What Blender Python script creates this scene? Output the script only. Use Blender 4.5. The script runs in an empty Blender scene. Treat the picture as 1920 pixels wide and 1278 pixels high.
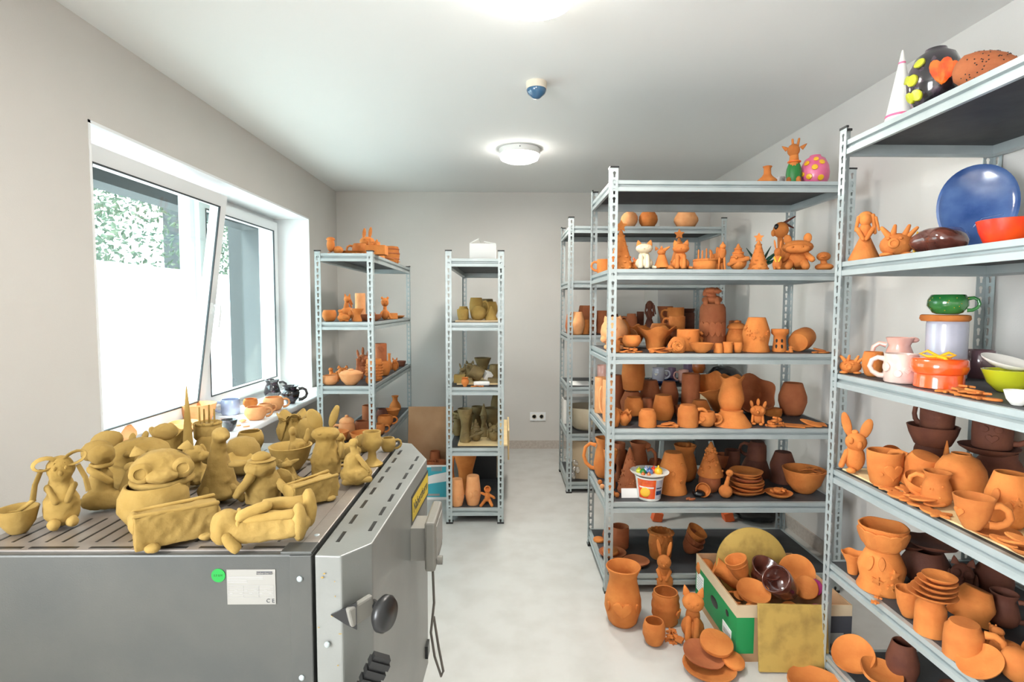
import bpy, bmesh, math, random
from math import sin, cos, pi, radians, atan2, sqrt
from mathutils import Vector, Matrix, noise
random.seed(7)
S = bpy.context.scene
COL = S.collection
R = random.random

# ---------------------------------------------------------------- camera, world, lights, exposure
F, PIT, YAW, ROL, CH = 1033.9, .0628, .0129, -.003, 1.43
def w2c(X, Y, Z):
    Z = Z - CH
    c, s = cos(YAW), sin(YAW); X, Y = c*X - s*Y, s*X + c*Y
    c, s = cos(PIT), sin(PIT); Y, Z = c*Y - s*Z, s*Y + c*Z
    c, s = cos(ROL), sin(ROL); X, Z = c*X - s*Z, s*X + c*Z
    return X, Y, Z
ax = [Vector([w2c(*[(1 if i == k else 0) for i in range(2)], CH + (1 if k == 2 else 0))[j] for k in range(3)]) for j in range(3)]
RIGHT, FWD, UP = ax
cd = bpy.data.cameras.new('camera'); cam = bpy.data.objects.new('camera', cd); COL.objects.link(cam)
cd.sensor_width = 36; cd.lens = F/1920*36; cd.clip_start = .02
mw = Matrix.Identity(4)
for i in range(3):
    mw[i][0] = RIGHT[i]; mw[i][1] = UP[i]; mw[i][2] = -FWD[i]
mw[2][3] = CH
cam.matrix_world = mw
S.camera = cam
def ray(px, py): return RIGHT*((px-960)/F) + FWD + UP*((639-py)/F)
def depth(x, y, z): return w2c(x, y, z)[1]

W = bpy.data.worlds.new('sky'); S.world = W; W.use_nodes = True
bg = W.node_tree.nodes['Background']; bg.inputs[0].default_value = (.80, .92, 1, 1); bg.inputs[1].default_value = 6
S.view_settings.view_transform = 'Standard'; S.view_settings.look = 'None'
S.view_settings.gamma = 1; S.view_settings.use_curve_mapping = False
S.view_settings.exposure = .92
S.cycles.max_bounces = 8; S.cycles.diffuse_bounces = 5; S.cycles.transparent_max_bounces = 12
S.cycles.sample_clamp_indirect = 4; S.cycles.caustics_reflective = False; S.cycles.caustics_refractive = False

def alight(name, loc, rot, sx, sy, power, colr, portal=False, shape='RECTANGLE', spread=pi):
    l = bpy.data.lights.new(name, 'AREA'); l.shape = shape; l.size = sx; l.size_y = sy; l.energy = power; l.color = colr; l.spread = spread
    if portal: l.cycles.is_portal = True
    o = bpy.data.objects.new(name, l); COL.objects.link(o); o.location = loc; o.rotation_euler = rot
    return o
sl = bpy.data.lights.new('sun', 'SUN'); sl.energy = 6.0; sl.angle = .02; sl.color = (1, .93, .82)
so = bpy.data.objects.new('sun', sl); COL.objects.link(so); so.rotation_euler = Vector((.50, .40, -1)).to_track_quat('-Z', 'Y').to_euler()
LW, RW, BW, CE = -1.654, 1.85, 5.49, 2.546          # left, right, back wall, ceiling
RY = -1.7                                            # wall behind the camera
WY0, WY1, WZ0, WZ1 = 2.255, 4.725, .73, 2.165
alight('window_portal', (-2.08, (WY0+WY1)/2, (WZ0+WZ1)/2), (0, -pi/2, 0), WZ1-WZ0, WY1-WY0, 1, (1, 1, 1), True)
# added area light: frontal fill through the made-up window opening behind the camera
alight('rear_fill_light', (LW-.2, -.55, 1.45), (0, -pi/2, 0), 1.3, 1.5, 78, (.94, .97, 1))

# ---------------------------------------------------------------- mesh helpers
class G:
    def __init__(s): s.v = []; s.f = []; s.m = []
    def add(s, vs, fs, mi=0, T=None):
        o = len(s.v)
        if T is not None: vs = [T @ Vector(p) for p in vs]
        s.v += [tuple(p) for p in vs]; s.f += [tuple(i+o for i in q) for q in fs]; s.m += [mi]*len(fs); return s
    def box(s, a, b, mi=0, T=None):
        x0, y0, z0 = a; x1, y1, z1 = b
        return s.add([(x0,y0,z0),(x1,y0,z0),(x1,y1,z0),(x0,y1,z0),(x0,y0,z1),(x1,y0,z1),(x1,y1,z1),(x0,y1,z1)],
              [(0,3,2,1),(4,5,6,7),(0,1,5,4),(1,2,6,5),(2,3,7,6),(3,0,4,7)], mi, T)
    def ell(s, c, r, rot=0, n=16, mi=0, rx=0, T=None):
        M_ = Matrix.Translation(c) @ Matrix.Rotation(radians(rot), 4, 'Y') @ Matrix.Rotation(radians(rx), 4, 'X') @ Matrix.Diagonal((r[0], r[1], r[2], 1))
        if T is not None: M_ = T @ M_
        m = n//2; vs = [(0,0,-1)]
        for i in range(1, m):
            a = -pi/2 + pi*i/m
            vs += [(cos(a)*cos(2*pi*j/n), cos(a)*sin(2*pi*j/n), sin(a)) for j in range(n)]
        vs.append((0,0,1)); L = len(vs)-1; fs = []
        for j in range(n):
            k = (j+1) % n; fs.append((0, 1+k, 1+j)); fs.append((L, L-n+j, L-n+k))
            for i in range(m-2): fs.append((1+i*n+j, 1+i*n+k, 1+(i+1)*n+k, 1+(i+1)*n+j))
        return s.add(vs, fs, mi, M_)
    def tube(s, pts, rs, n=8, mi=0, T=None, flat=1):
        pts = [Vector(p) for p in pts]; N = len(pts)
        if not isinstance(rs, (list, tuple)): rs = [rs]*N
        vs = []; nx = None
        for i, p in enumerate(pts):
            d = (pts[min(i+1, N-1)] - pts[max(i-1, 0)]).normalized()
            if nx is None: nx = d.orthogonal().normalized()
            nx = (nx - d*nx.dot(d)).normalized(); ny = d.cross(nx)
            vs += [p + nx*cos(2*pi*j/n)*rs[i] + ny*sin(2*pi*j/n)*rs[i]*flat for j in range(n)]
        fs = [(i*n+j, i*n+(j+1) % n, (i+1)*n+(j+1) % n, (i+1)*n+j) for i in range(N-1) for j in range(n)]
        fs += [tuple(range(n))[::-1], tuple(range((N-1)*n, N*n))]
        return s.add(vs, fs, mi, T)
    def lathe(s, prof, n=24, mi=0, T=None, fn=None):
        vs = []; ring = []
        for (r, z) in prof:
            if r < 1e-6: ring.append([len(vs)]); vs.append((0,0,z))
            else:
                ring.append(list(range(len(vs), len(vs)+n)))
                vs += [(r*cos(2*pi*j/n), r*sin(2*pi*j/n), z) for j in range(n)]
        if fn: vs = [fn(*p) for p in vs]
        fs = []
        for a, b in zip(ring, ring[1:]):
            for j in range(n):
                k = (j+1) % n
                if len(a) == 1 and len(b) == 1: continue
                if len(a) == 1: fs.append((a[0], b[k], b[j]))
                elif len(b) == 1: fs.append((a[j], a[k], b[0]))
                else: fs.append((a[j], a[k], b[k], b[j]))
        return s.add(vs, fs, mi, T)
    def prism(s, poly, z0, z1, mi=0, T=None):
        n = len(poly)
        return s.add([(x,y,z0) for x,y in poly]+[(x,y,z1) for x,y in poly],
            [tuple(range(n))[::-1], tuple(range(n,2*n))]+[(i,(i+1)%n,n+(i+1)%n,n+i) for i in range(n)], mi, T)
def obj(name, g, mat, parent=None, smooth=True, loc=None, angle=50):
    me = bpy.data.meshes.new(name); me.from_pydata(g.v, [], g.f)
    for m in (mat if isinstance(mat, (list, tuple)) else [mat]): me.materials.append(m)
    if any(g.m): me.polygons.foreach_set('material_index', g.m)
    if smooth:
        me.polygons.foreach_set('use_smooth', [True]*len(g.f))
        me.set_sharp_from_angle(angle=radians(angle))
    me.update()
    o = bpy.data.objects.new(name, me); COL.objects.link(o); o.parent = parent
    if loc: o.location = loc
    return o
def empty(name, loc, rz=0):
    o = bpy.data.objects.new(name, None); COL.objects.link(o); o.location = loc; o.rotation_euler.z = rz; o.empty_display_size = .05
    return o
def tag(o, label, cat, group=None, kind=None):
    if label: o['label'] = label
    if cat: o['category'] = cat
    if group: o['group'] = group
    if kind: o['kind'] = kind
    return o
def struct(name, g, mat, label=None, smooth=False):
    o = obj(name, g, mat, None, smooth); o['kind'] = 'structure'
    if label: o['label'] = label
    return o
def rotm(rx=0, ry=0, rz=0, loc=(0,0,0)):
    return Matrix.Translation(loc) @ Matrix.Rotation(radians(rz), 4, 'Z') @ Matrix.Rotation(radians(ry), 4, 'Y') @ Matrix.Rotation(radians(rx), 4, 'X')

# ---------------------------------------------------------------- materials
MATS = {}
def mat(key, c, rough=.8, metal=0, c2=None, scale=20, bump=0, bscale=60, coat=0, spec=None, emit=None, contrast=(.35,.65), coord='Object', rnd=0):
    m = bpy.data.materials.new(key); m.use_nodes = True; nt = m.node_tree; b = nt.nodes['Principled BSDF']
    b.inputs['Base Color'].default_value = (*c, 1); b.inputs['Roughness'].default_value = rough; b.inputs['Metallic'].default_value = metal
    b.inputs['Coat Weight'].default_value = coat; b.inputs['Coat Roughness'].default_value = .12
    if spec is not None: b.inputs['Specular IOR Level'].default_value = spec
    tc = nt.nodes.new('ShaderNodeTexCoord')
    out = None
    if c2:
        n = nt.nodes.new('ShaderNodeTexNoise'); n.inputs['Scale'].default_value = scale; n.inputs['Detail'].default_value = 5; nt.links.new(tc.outputs[coord], n.inputs['Vector'])
        r = nt.nodes.new('ShaderNodeValToRGB'); r.color_ramp.elements[0].position = contrast[0]; r.color_ramp.elements[1].position = contrast[1]
        r.color_ramp.elements[0].color = (*c, 1); r.color_ramp.elements[1].color = (*c2, 1)
        nt.links.new(n.outputs['Fac'], r.inputs['Fac']); out = r.outputs['Color']
        nt.links.new(out, b.inputs['Base Color'])
    if rnd:
        oi = nt.nodes.new('ShaderNodeObjectInfo'); hs = nt.nodes.new('ShaderNodeHueSaturation')
        mr = nt.nodes.new('ShaderNodeMapRange'); mr.inputs['To Min'].default_value = 1-rnd; mr.inputs['To Max'].default_value = 1+rnd*.6
        nt.links.new(oi.outputs['Random'], mr.inputs['Value']); nt.links.new(mr.outputs[0], hs.inputs['Value'])
        if out: nt.links.new(out, hs.inputs['Color'])
        else: hs.inputs['Color'].default_value = (*c, 1)
        nt.links.new(hs.outputs[0], b.inputs['Base Color'])
    if bump:
        n = nt.nodes.new('ShaderNodeTexNoise'); n.inputs['Scale'].default_value = bscale; n.inputs['Detail'].default_value = 4; nt.links.new(tc.outputs[coord], n.inputs['Vector'])
        u = nt.nodes.new('ShaderNodeBump'); u.inputs['Strength'].default_value = bump; u.inputs['Distance'].default_value = .004
        nt.links.new(n.outputs['Fac'], u.inputs['Height']); nt.links.new(u.outputs[0], b.inputs['Normal'])
    if emit:
        b.inputs['Emission Color'].default_value = (*emit[0], 1); b.inputs['Emission Strength'].default_value = emit[1]
    MATS[key] = m; return m
mat('ter', (.53,.155,.028), .85, c2=(.63,.215,.045), scale=14, bump=.35, bscale=90, rnd=.16)      # fired orange terracotta
mat('pal', (.68,.29,.11), .85, c2=(.75,.36,.155), scale=18, bump=.25, bscale=90, rnd=.1)       # pale terracotta
mat('red', (.34,.095,.032), .85, c2=(.42,.13,.045), scale=14, bump=.3, bscale=90, rnd=.15)   # redder terracotta
mat('drk', (.11,.032,.017), .8, c2=(.165,.052,.025), scale=14, bump=.3, bscale=80, rnd=.2)    # dark brown clay
mat('raw', (.285,.175,.036), .88, c2=(.40,.26,.072), scale=10, bump=.8, bscale=45, rnd=.14)        # unfired ochre clay
mat('wet', (.145,.10,.035), .7, c2=(.24,.17,.065), scale=12, bump=.4, bscale=60, rnd=.2)      # damp olive clay
mat('wht', (.85,.83,.78), .5, rnd=.03); mat('cream', (.60,.49,.33), .6, c2=(.66,.57,.42), scale=10)
mat('paper', (.86,.86,.84), .8)
mat('pink', (.76,.40,.33), .25, c2=(.80,.47,.40), scale=12, coat=.5); mat('pwht', (.62,.44,.38), .3, c2=(.68,.52,.47), scale=9, coat=.5)
mat('hotp', (.70,.12,.26), .35, c2=(.78,.18,.33), scale=20, coat=.3); mat('blkg', (.012,.011,.014), .15, c2=(.10,.06,.09), scale=30, coat=1, contrast=(.5,.75))
mat('blue', (.030,.075,.24), .18, c2=(.10,.18,.40), scale=9, coat=1, bump=.2, bscale=20); mat('lblu', (.36,.42,.62), .25, coat=.6)
mat('navy', (.01,.02,.08), .2, coat=.8, c2=(.02,.05,.16), scale=20)
mat('grng', (.012,.15,.035), .18, c2=(.06,.26,.06), scale=14, coat=1); mat('lav', (.45,.45,.54), .25, c2=(.55,.55,.64), scale=6, coat=.8)
mat('mauv', (.16,.085,.10), .2, coat=1); mat('orng', (.88,.10,.015), .2, coat=.9); mat('redb', (.80,.03,.015), .35, coat=.5, c2=(.86,.08,.01), scale=12)
mat('ylw', (.85,.48,.02), .35, coat=.4); mat('lime', (.50,.52,.02), .2, coat=.9); mat('chog', (.07,.018,.012), .12, coat=1, c2=(.15,.045,.03), scale=22, bump=.6, bscale=35)
mat('magn', (.28,.02,.12), .4); mat('grn', (.02,.20,.04), .45); mat('dgrn', (.004,.06,.035), .35, coat=.5); mat('brn', (.10,.02,.012), .4); mat('flame', (.85,.07,.01), .3, c2=(.9,.22,.02), scale=25, coat=.5)
mat('blk', (.012,.012,.012), .35); mat('amber', (.55,.13,.02), .2, coat=.9)
mat('purp', (.22,.14,.24), .3, coat=.6); mat('glass2', (.72,.70,.72), .25, c2=(.35,.33,.36), scale=60)
mat('metal', (.40,.455,.46), .36, metal=.35, c2=(.46,.51,.515), scale=8, bump=.03, bscale=120)
mat('board', (.036,.038,.042), .6, c2=(.055,.056,.06), scale=12, bump=.1, bscale=80)
mat('plast', (.015,.015,.016), .4)
mat('wall', (.64,.61,.575), .93, c2=(.66,.63,.595), scale=2, bump=.12, bscale=220, coord='Object')
mat('wallr', (.64,.62,.59), .93, c2=(.66,.64,.61), scale=2, bump=.12, bscale=220)
mat('ceil', (.84,.84,.825), .95, bump=.05, bscale=160)
mat('floorm', (.56,.55,.525), .36, c2=(.50,.485,.455), scale=7, bump=.03, bscale=30, contrast=(.4,.7))
mat('stone', (.46,.40,.35), .7, c2=(.54,.48,.43), scale=60)
mat('pvc', (.86,.87,.88), .35); mat('gask', (.03,.035,.04), .5)
mat('kiln', (.066,.069,.065), .45, metal=.2, c2=(.083,.083,.075), scale=5, bump=.06, bscale=300, coord='Object')
mat('ktop', (.36,.325,.29), .35, metal=.5, c2=(.27,.235,.21), scale=6, bump=.08, bscale=80)
mat('kdoor', (.21,.215,.20), .38, metal=.25, c2=(.25,.255,.24), scale=4, bump=.04, bscale=200)
mat('card', (.42,.24,.12), .85, c2=(.47,.28,.15), scale=8); mat('card2', (.56,.42,.27), .85, c2=(.60,.47,.31), scale=8)
mat('boxg', (.01,.25,.07), .5); mat('teal', (.05,.42,.52), .5); mat('ply', (.72,.52,.25), .7, c2=(.80,.62,.34), scale=6)
mat('slab', (.46,.30,.07), .8, c2=(.17,.10,.025), scale=13, bump=.25, bscale=70, contrast=(.46,.85)); mat('hair', (.10,.10,.105), .95, c2=(.19,.19,.20), scale=90, bump=.8, bscale=120)
mat('bag', (.008,.008,.009), .18, bump=.8, bscale=18); mat('safe', (.85,.14,.03), .5); mat('foam', (.80,.78,.72), .8)
mat('ink', (.06,.06,.07), .6); mat('inkl', (.35,.34,.33), .6); mat('dotg', (.0,.25,.03), .5); mat('lblp', (.27,.26,.235), .5); mat('lblk', (.70,.50,.03), .5)
mat('outw', (.80,.80,.80), .9); mat('outg', (.045,.050,.055), .8); mat('sensor', (.045,.14,.27), .12, coat=1); mat('ivory', (.74,.66,.54), .5)
mat('ctrl', (.20,.19,.165), .5); mat('cable', (.10,.085,.07), .6)
mat('lampw', (.9,.9,.88), .4)
mat('diff', (1,1,1), .5, emit=((1,.97,.90), 14))
def leafmat():
    m = mat('leafm', (.030,.058,.036), .6, c2=(.075,.10,.06), scale=3, coord='Object'); return m
leafmat()
def glassmat():
    m = bpy.data.materials.new('glass'); m.use_nodes = True; nt = m.node_tree; nt.nodes.clear()
    o = nt.nodes.new('ShaderNodeOutputMaterial'); t = nt.nodes.new('ShaderNodeBsdfTransparent'); g = nt.nodes.new('ShaderNodeBsdfGlossy'); x = nt.nodes.new('ShaderNodeMixShader'); lw = nt.nodes.new('ShaderNodeLayerWeight'); lw.inputs['Blend'].default_value = .5; pw = nt.nodes.new('ShaderNodeMath'); pw.operation = 'POWER'; pw.inputs[1].default_value = 4.5; fr = nt.nodes.new('ShaderNodeMath'); fr.operation = 'MULTIPLY_ADD'; fr.inputs[1].default_value = .8; fr.inputs[2].default_value = .035; nt.links.new(lw.outputs['Facing'], pw.inputs[0]); nt.links.new(pw.outputs[0], fr.inputs[0])
    t.inputs[0].default_value = (.90,.97,.95,1); g.inputs['Roughness'].default_value = .02
    nt.links.new(fr.outputs[0], x.inputs[0]); nt.links.new(t.outputs[0], x.inputs[1]); nt.links.new(g.outputs[0], x.inputs[2]); nt.links.new(x.outputs[0], o.inputs[0])
    MATS['glass'] = m
glassmat()
def clearmat():
    m = bpy.data.materials.new('clearp'); m.use_nodes = True; nt = m.node_tree; nt.nodes.clear()
    o = nt.nodes.new('ShaderNodeOutputMaterial'); t = nt.nodes.new('ShaderNodeBsdfTransparent'); g = nt.nodes.new('ShaderNodeBsdfGlossy'); x = nt.nodes.new('ShaderNodeMixShader')
    x.inputs[0].default_value = .3; g.inputs['Roughness'].default_value = .15
    nt.links.new(t.outputs[0], x.inputs[1]); nt.links.new(g.outputs[0], x.inputs[2]); nt.links.new(x.outputs[0], o.inputs[0])
    MATS['clearp'] = m
clearmat()
M = MATS

# ---------------------------------------------------------------- room shell
T_ = .25
OX = LW - .42
g = G(); z0, z1 = WZ0, WZ1
rw = (-1.3, .2, .8, 2.1)                             # added unseen window opening for the fill light y0 y1 z0 z1
for a, b in (((OX,RY-.2,-.02),(LW,rw[0],CE)), ((OX,rw[0],-.02),(LW,rw[1],rw[2])), ((OX,rw[0],rw[3]),(LW,rw[1],CE)), ((OX,rw[1],-.02),(LW,WY0,CE)),
             ((OX,WY0,-.02),(LW,WY1,z0-.03)), ((OX,WY0,z1),(LW,WY1,CE)), ((OX,WY1,-.02),(LW,BW+.2,CE))): g.box(a, b)
struct('wall_left', g, M['wall'])
struct('wall_back', G().box((LW,BW,-.02),(RW+.2,BW+.2,CE)), M['wall'])
struct('wall_right', G().box((RW,RY-.2,-.02),(RW+.2,BW,CE)), M['wallr'])
struct('wall_rear', G().box((LW,RY-.2,-.02),(RW,RY,CE)), M['wall'])
struct('wall_corner', G().box((1.39,5.01,0),(RW,BW,CE)), M['wall'], 'boxed-in pilaster in the far right corner')
struct('floor', G().box((OX,RY-.2,-.12),(RW+.2,BW+.2,0)), M['floorm'])
struct('ceiling', G().box((OX,RY-.2,CE),(RW+.2,BW+.2,CE+.12)), M['ceil'])
struct('baseboard_back', G().box((LW,BW-.012,0),(1.378,BW,.08)), M['stone'])
struct('baseboard_right', G().box((RW-.012,RY,0),(RW,4.998,.08)), M['stone'])
struct('baseboard_left', G().box((LW,RY,0),(LW+.012,BW-.012,.08)), M['stone'])
struct('baseboard_corner', G().box((1.378,4.998,0),(RW,5.01,.08)).box((1.378,5.01,0),(1.39,BW,.08)), M['stone'])
# white plaster lining of the window reveal and the sill
g = G().box((OX,WY0-.0,z0),(LW+.002,WY0+.012,z1)).box((OX,WY1-.012,z0),(LW+.002,WY1,z1)).box((OX,WY0,z1-.012),(LW+.002,WY1,z1))
struct('trim_1', g, M['pvc'], 'white window reveal lining')
g = G().box((OX+.1,WY0+.012,z0-.035),(LW,WY1-.012,z0)).box((LW,WY0-.06,z0-.035),(LW+.2,WY1+.06,z0))
o = struct('trim_2', g, M['pvc'], 'deep white window sill'); bv = o.modifiers.new('b', 'BEVEL'); bv.width = .01; bv.segments = 3
# window: outer frame, mullion, two sashes
wx = -1.97
win = empty('window_1', (wx, WY0, z0)); win['kind'] = 'structure'; win['label'] = 'white double casement window, near sash tilted open'
H = z1-z0-.012; L = WY1-WY0-.012; mid = 1.235
g = G().box((-.04,.012,0),(.03,L,.05)).box((-.04,.012,H-.05),(.03,L,H)).box((-.04,.012,.05),(.03,.06,H-.05)).box((-.04,L-.05,.05),(.03,L,H-.05)).box((-.04,mid-.03,.05),(.03,mid+.03,H-.05))
obj('window_frame', g, M['pvc'], win, False)
def sash(y0, y1, tilt):
    root = obj('window_sash', (lambda w, h: G().box((-.03,0,0),(.03,w,.075)).box((-.03,0,h-.075),(.03,w,h)).box((-.03,0,.075),(.03,.075,h-.075)).box((-.03,w-.075,.075),(.03,w,h-.075)))(y1-y0, H-.07), M['pvc'], win, False)
    root.location = (.035, y0, .035); root.rotation_euler.y = radians(tilt)
    w, h = y1-y0, H-.07
    gg = G()
    for a, b in (((.024,.072,.072),(.034,w-.072,.080)),((.024,.072,h-.080),(.034,w-.072,h-.072)),((.024,.072,.08),(.034,.080,h-.08)),((.024,w-.080,.08),(.034,w-.072,h-.08))): gg.box(a, b)
    obj('gasket', gg, M['gask'], root, False)
    obj('pane', G().box((-.003,.07,.07),(.003,w-.07,h-.07)), M['glass'], root, False)
    return root, w, h
s1, w_, h_ = sash(.035, mid-.01, 8)
s2, w2_, h2_ = sash(mid+.01, L-.03, 0)
g = G().box((.03,w_-.055,h_*.46),(.042,w_-.02,h_*.46+.07)).tube([(.04,w_-.037,h_*.5),(.075,w_-.037,h_*.5),(.08,w_-.037,h_*.5-.03),(.078,w_-.037,h_*.5-.13)], .010)
obj('handle', g, M['pvc'], s1)
# added unseen window behind the camera, put in to let fill light through
w2 = empty('fill_window', (wx, rw[0], rw[2])); w2['kind'] = 'structure'; w2['label'] = 'added unseen white window of the left wall, for fill light'
a, b = rw[1]-rw[0], rw[3]-rw[2]
obj('window_frame', G().box((-.3,0,0),(-.24,a,.08)).box((-.3,0,b-.08),(-.24,a,b)).box((-.3,0,.08),(-.24,.08,b-.08)).box((-.3,a-.08,.08),(-.24,a,b-.08)), M['pvc'], w2, False)
# outdoors
g = G().box((-14,-6,-.3),(OX-.02,30,-.1)); tag(struct('ground', g, M['outw']), 'pale sunlit paving outside', None)
tag(obj('reflection_stand_in', G().box((-4.35,-3,-.1),(-4.15,22,1.885)), M['outw'], None, False), 'long white stand-in wall outside, imitating the pale reflection in the panes', 'wall')  # added wall; its white imitates the reflection veiling the lower glass
tag(obj('exterior_fin', G().box((OX-.27,4.74,-.1),(OX-.004,4.95,CE)), M['outg'], None, False), 'grey outer wall return past the far window sash', 'wall')
tag(obj('outdoor_pillar', G().box((-8.04,13.2,-.1),(-7.4,13.5,7.5)), M['outg'], None, False), 'tall grey pillar seen above the white stand-in wall through the tilted sash', 'pillar')
tag(obj('shutter_box', G().box((OX-.16,WY0-.02,z1-.10),(OX-.01,WY1+.02,z1+.12)), M['outg'], None, False), 'grey roller shutter box above the window outside', 'shutter')
g = G(); rr = random.Random(3)
for i in range(24000):
    y = rr.uniform(0, 21); zc = rr.uniform(.4, 6.0); x = -6.6 - rr.random()*2.2 + .8*sin(y*1.3)*sin(zc*1.7)
    if x < -6.9 and 12.9 < y < 13.8: continue
    s_ = rr.uniform(.045, .095); T = Matrix.Translation((x,y,zc)) @ Matrix.Rotation(rr.random()*6, 4, 'X') @ Matrix.Rotation(rr.random()*6, 4, 'Z')
    g.add([(0,-s_,0),(s_*.45,0,.02),(0,s_,0),(-s_*.45,0,.02)], [(0,1,2,3)], 0, T)
tag(obj('hedge_foliage', g, M['leafm'], None, False), 'pale green sunlit tree foliage behind the white stand-in wall', 'foliage', kind='stuff')

# ---------------------------------------------------------------- ceiling things
def lamp(y, lab):
    r = empty('ceiling_lamp', (.1, y, CE)); tag(r, lab, 'lamp', 'round ceiling lamps in a row')
    obj('base_ring', G().lathe([(0,0),(.142,0),(.147,-.004),(.147,-.038),(.143,-.043),(.13,-.043),(0,-.043)], 40), M['lampw'], r)
    obj('diffuser', G().lathe([(.138,-.040),(.141,-.05),(.132,-.072),(.1,-.086),(.05,-.093),(0,-.095)], 40), M['diff'], r)
    obj('screw', G().ell((0,-.148,-.02),(.004,.003,.004)), M['gask'], r)
    o = alight('lamp_light', (.1, y, CE-.12), (0,0,0), .26, .26, 13, (1,.95,.86), shape='DISK'); o.parent = None
lamp(4.0, 'lit round white ceiling lamp beyond the blue dome sensor')
lamp(1.96, 'lit round white ceiling lamp at the top edge, nearest the camera')
r = empty('motion_sensor', (.155, 2.83, CE)); tag(r, 'blue dome sensor on ivory base fixed to the ceiling between the lamps', 'sensor')
obj('base_ring', G().lathe([(0,0),(.052,0),(.052,-.03),(.05,-.034),(0,-.034)], 32), M['ivory'], r)
obj('dome', G().lathe([(.049,-.033),(.05,-.04),(.043,-.055),(.022,-.073),(.015,-.078),(0,-.080)], 32), M['sensor'], r)
r = empty('power_outlet', (.333, BW, .31)); tag(r, 'white double socket on the back wall above the baseboard', 'socket')
r.location.z = .325
obj('cover_plate', G().box((-.078,-.010,-.042),(.078,0,.042)), M['pvc'], r, False)
for sx in (-.037, .037):
    c = obj('socket_well', G().lathe([(.021,0),(.024,0),(.024,.004),(.019,.004),(.018,-.0),(0,-.0)], 24, T=rotm(90,0,0,(sx,-.010,0))), M['ivory'], r)
    obj('pin_hole', G().ell((sx-.009,-.0125,0),(.003,.003,.003)).ell((sx+.009,-.0125,0),(.003,.003,.003)), M['gask'], c)

# ---------------------------------------------------------------- metal racks
def flange(g, x0, x1, zb, zt, T):                     # a strip with a row of keyholes, in the local xz plane
    w = x1-x0; p = .04; n = int((zt-zb)/p); cx = (x0+x1)/2
    hole = []
    for k in range(7):
        a = radians(-50 + k*280/6); hole.append((cx + .0078*cos(a), .005 + .0078*sin(a)))
    hole += [(cx-.0042,-.0155),(cx+.0042,-.0155)]
    vs = []; fs = []
    for i in range(n):
        c = zb + p*(i+.5); o = len(vs); z0_, z1_ = c-p/2, c+p/2
        if i == n-1: z1_ = zt
        out = [(x1, c-.002),(x1,z1_),(cx,z1_),(x0,z1_),(x0,c-.002),(x0,z0_),(x1,z0_)]
        vs += [(a, 0, b) for a, b in out] + [(a, 0, c+b) for a, b in hole]
        O = lambda k: o+k
        I = lambda k: o+7+k
        for q in ((O(6),O(0),I(0),I(8)),(O(0),O(1),I(2),I(1)),(I(0),O(0),I(1)),(O(1),O(2),I(3),I(2)),(O(2),O(3),I(4),I(3)),(O(3),O(4),I(6),I(5)),(O(3),I(5),I(4)),(O(4),O(5),I(7),I(6)),(O(5),O(6),I(8),I(7))): fs.append(q)
    g.add(vs, fs, 0, T)
POSTM = {}
def post_mesh(H):
    if H not in POSTM:
        g = G(); flange(g, 0, .038, 0, H, Matrix.Identity(4)); flange(g, 0, .038, 0, H, Matrix.Rotation(pi/2, 4, 'Z'))
        me = bpy.data.meshes.new('post'); me.from_pydata(g.v, [], g.f); me.materials.append(M['metal']); me.update(); POSTM[H] = me
    return POSTM[H]
BP = [(0,-.001),(-.0,-.005),(.0,-.018),(.012,-.021),(.012,-.027),(-.001,-.033),(-.001,-.052),(.012,-.052),(.018,-.044),(.018,-.001)]
def beam_g(Lx):
    g = G(); n = len(BP); vs = [(a, y, b) for a in (0, Lx) for y, b in BP]
    g.add(vs, [tuple(range(n)), tuple(range(n, 2*n))[::-1]]+[(i, n+i, n+(i+1)%n, (i+1)%n) for i in range(n)])
    return g
BEAMM = {}
def rack(x0, y0, W_, D_, H, levels, label, skip=()):
    r = empty('metal_shelving_rack', (x0, y0, 0)); tag(r, label, 'shelf', 'grey boltless metal racks')
    for (px_, py_, rz) in ((0,0,0),(W_,0,90),(W_,D_,180),(0,D_,270)):
        o = bpy.data.objects.new('post', post_mesh(H)); COL.objects.link(o); o.parent = r; o.location = (px_,py_,0); o.rotation_euler.z = radians(rz)
        md = o.modifiers.new('s', 'SOLIDIFY'); md.thickness = .0018; md.offset = 0
        c = obj('foot_cap', G().box((-.003,-.003,0),(.041,.041,.012)), M['plast'], r, False); c.location = (px_,py_,0); c.rotation_euler.z = radians(rz)
        c = obj('top_cap', G().box((-.003,-.003,H-.004),(.041,.006,H+.004)).box((-.003,.006,H-.004),(.006,.041,H+.004)), M['plast'], r, False); c.location = (px_,py_,0); c.rotation_euler.z = radians(rz)
    for z in levels:
        for (px_, py_, rz, Lx) in ((.004,.003,0,W_-.008),(W_-.003,.004,90,D_-.008),(W_-.004,D_-.003,180,W_-.008),(.003,D_-.004,270,D_-.008)):
            k = round(Lx, 3)
            if k not in BEAMM:
                b = obj('beam', beam_g(Lx), M['metal'], r, False); BEAMM[k] = b.data
            else: b = bpy.data.objects.new('beam', BEAMM[k]); COL.objects.link(b); b.parent = r
            b.location = (px_,py_,z); b.rotation_euler.z = radians(rz)
        obj('shelf_board', G().box((.020,.0195,z-.012),(W_-.020,D_-.0195,z-.0005)), M['board'], r, False)
    return r
H1, H2 = 2.093, 1.784
DX, DY, EX, EY, CX, CY, AX, AY, BX, BY = .501, 2.665, .475, 4.147, 1.255, 2.094, -1.230, 3.60, -.381, 3.553
W1, D1, W2, D2 = 1.18, .583, 1.42, .374
zD = [2.033,1.612,1.203,.832,.462,.095]; zE = [2.03,1.625,1.215,.82,.46,.085]; zC = [2.045,1.60,1.18,.812,.442,.075]; zB = [1.735,1.325,.905,.505,.105]
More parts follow.
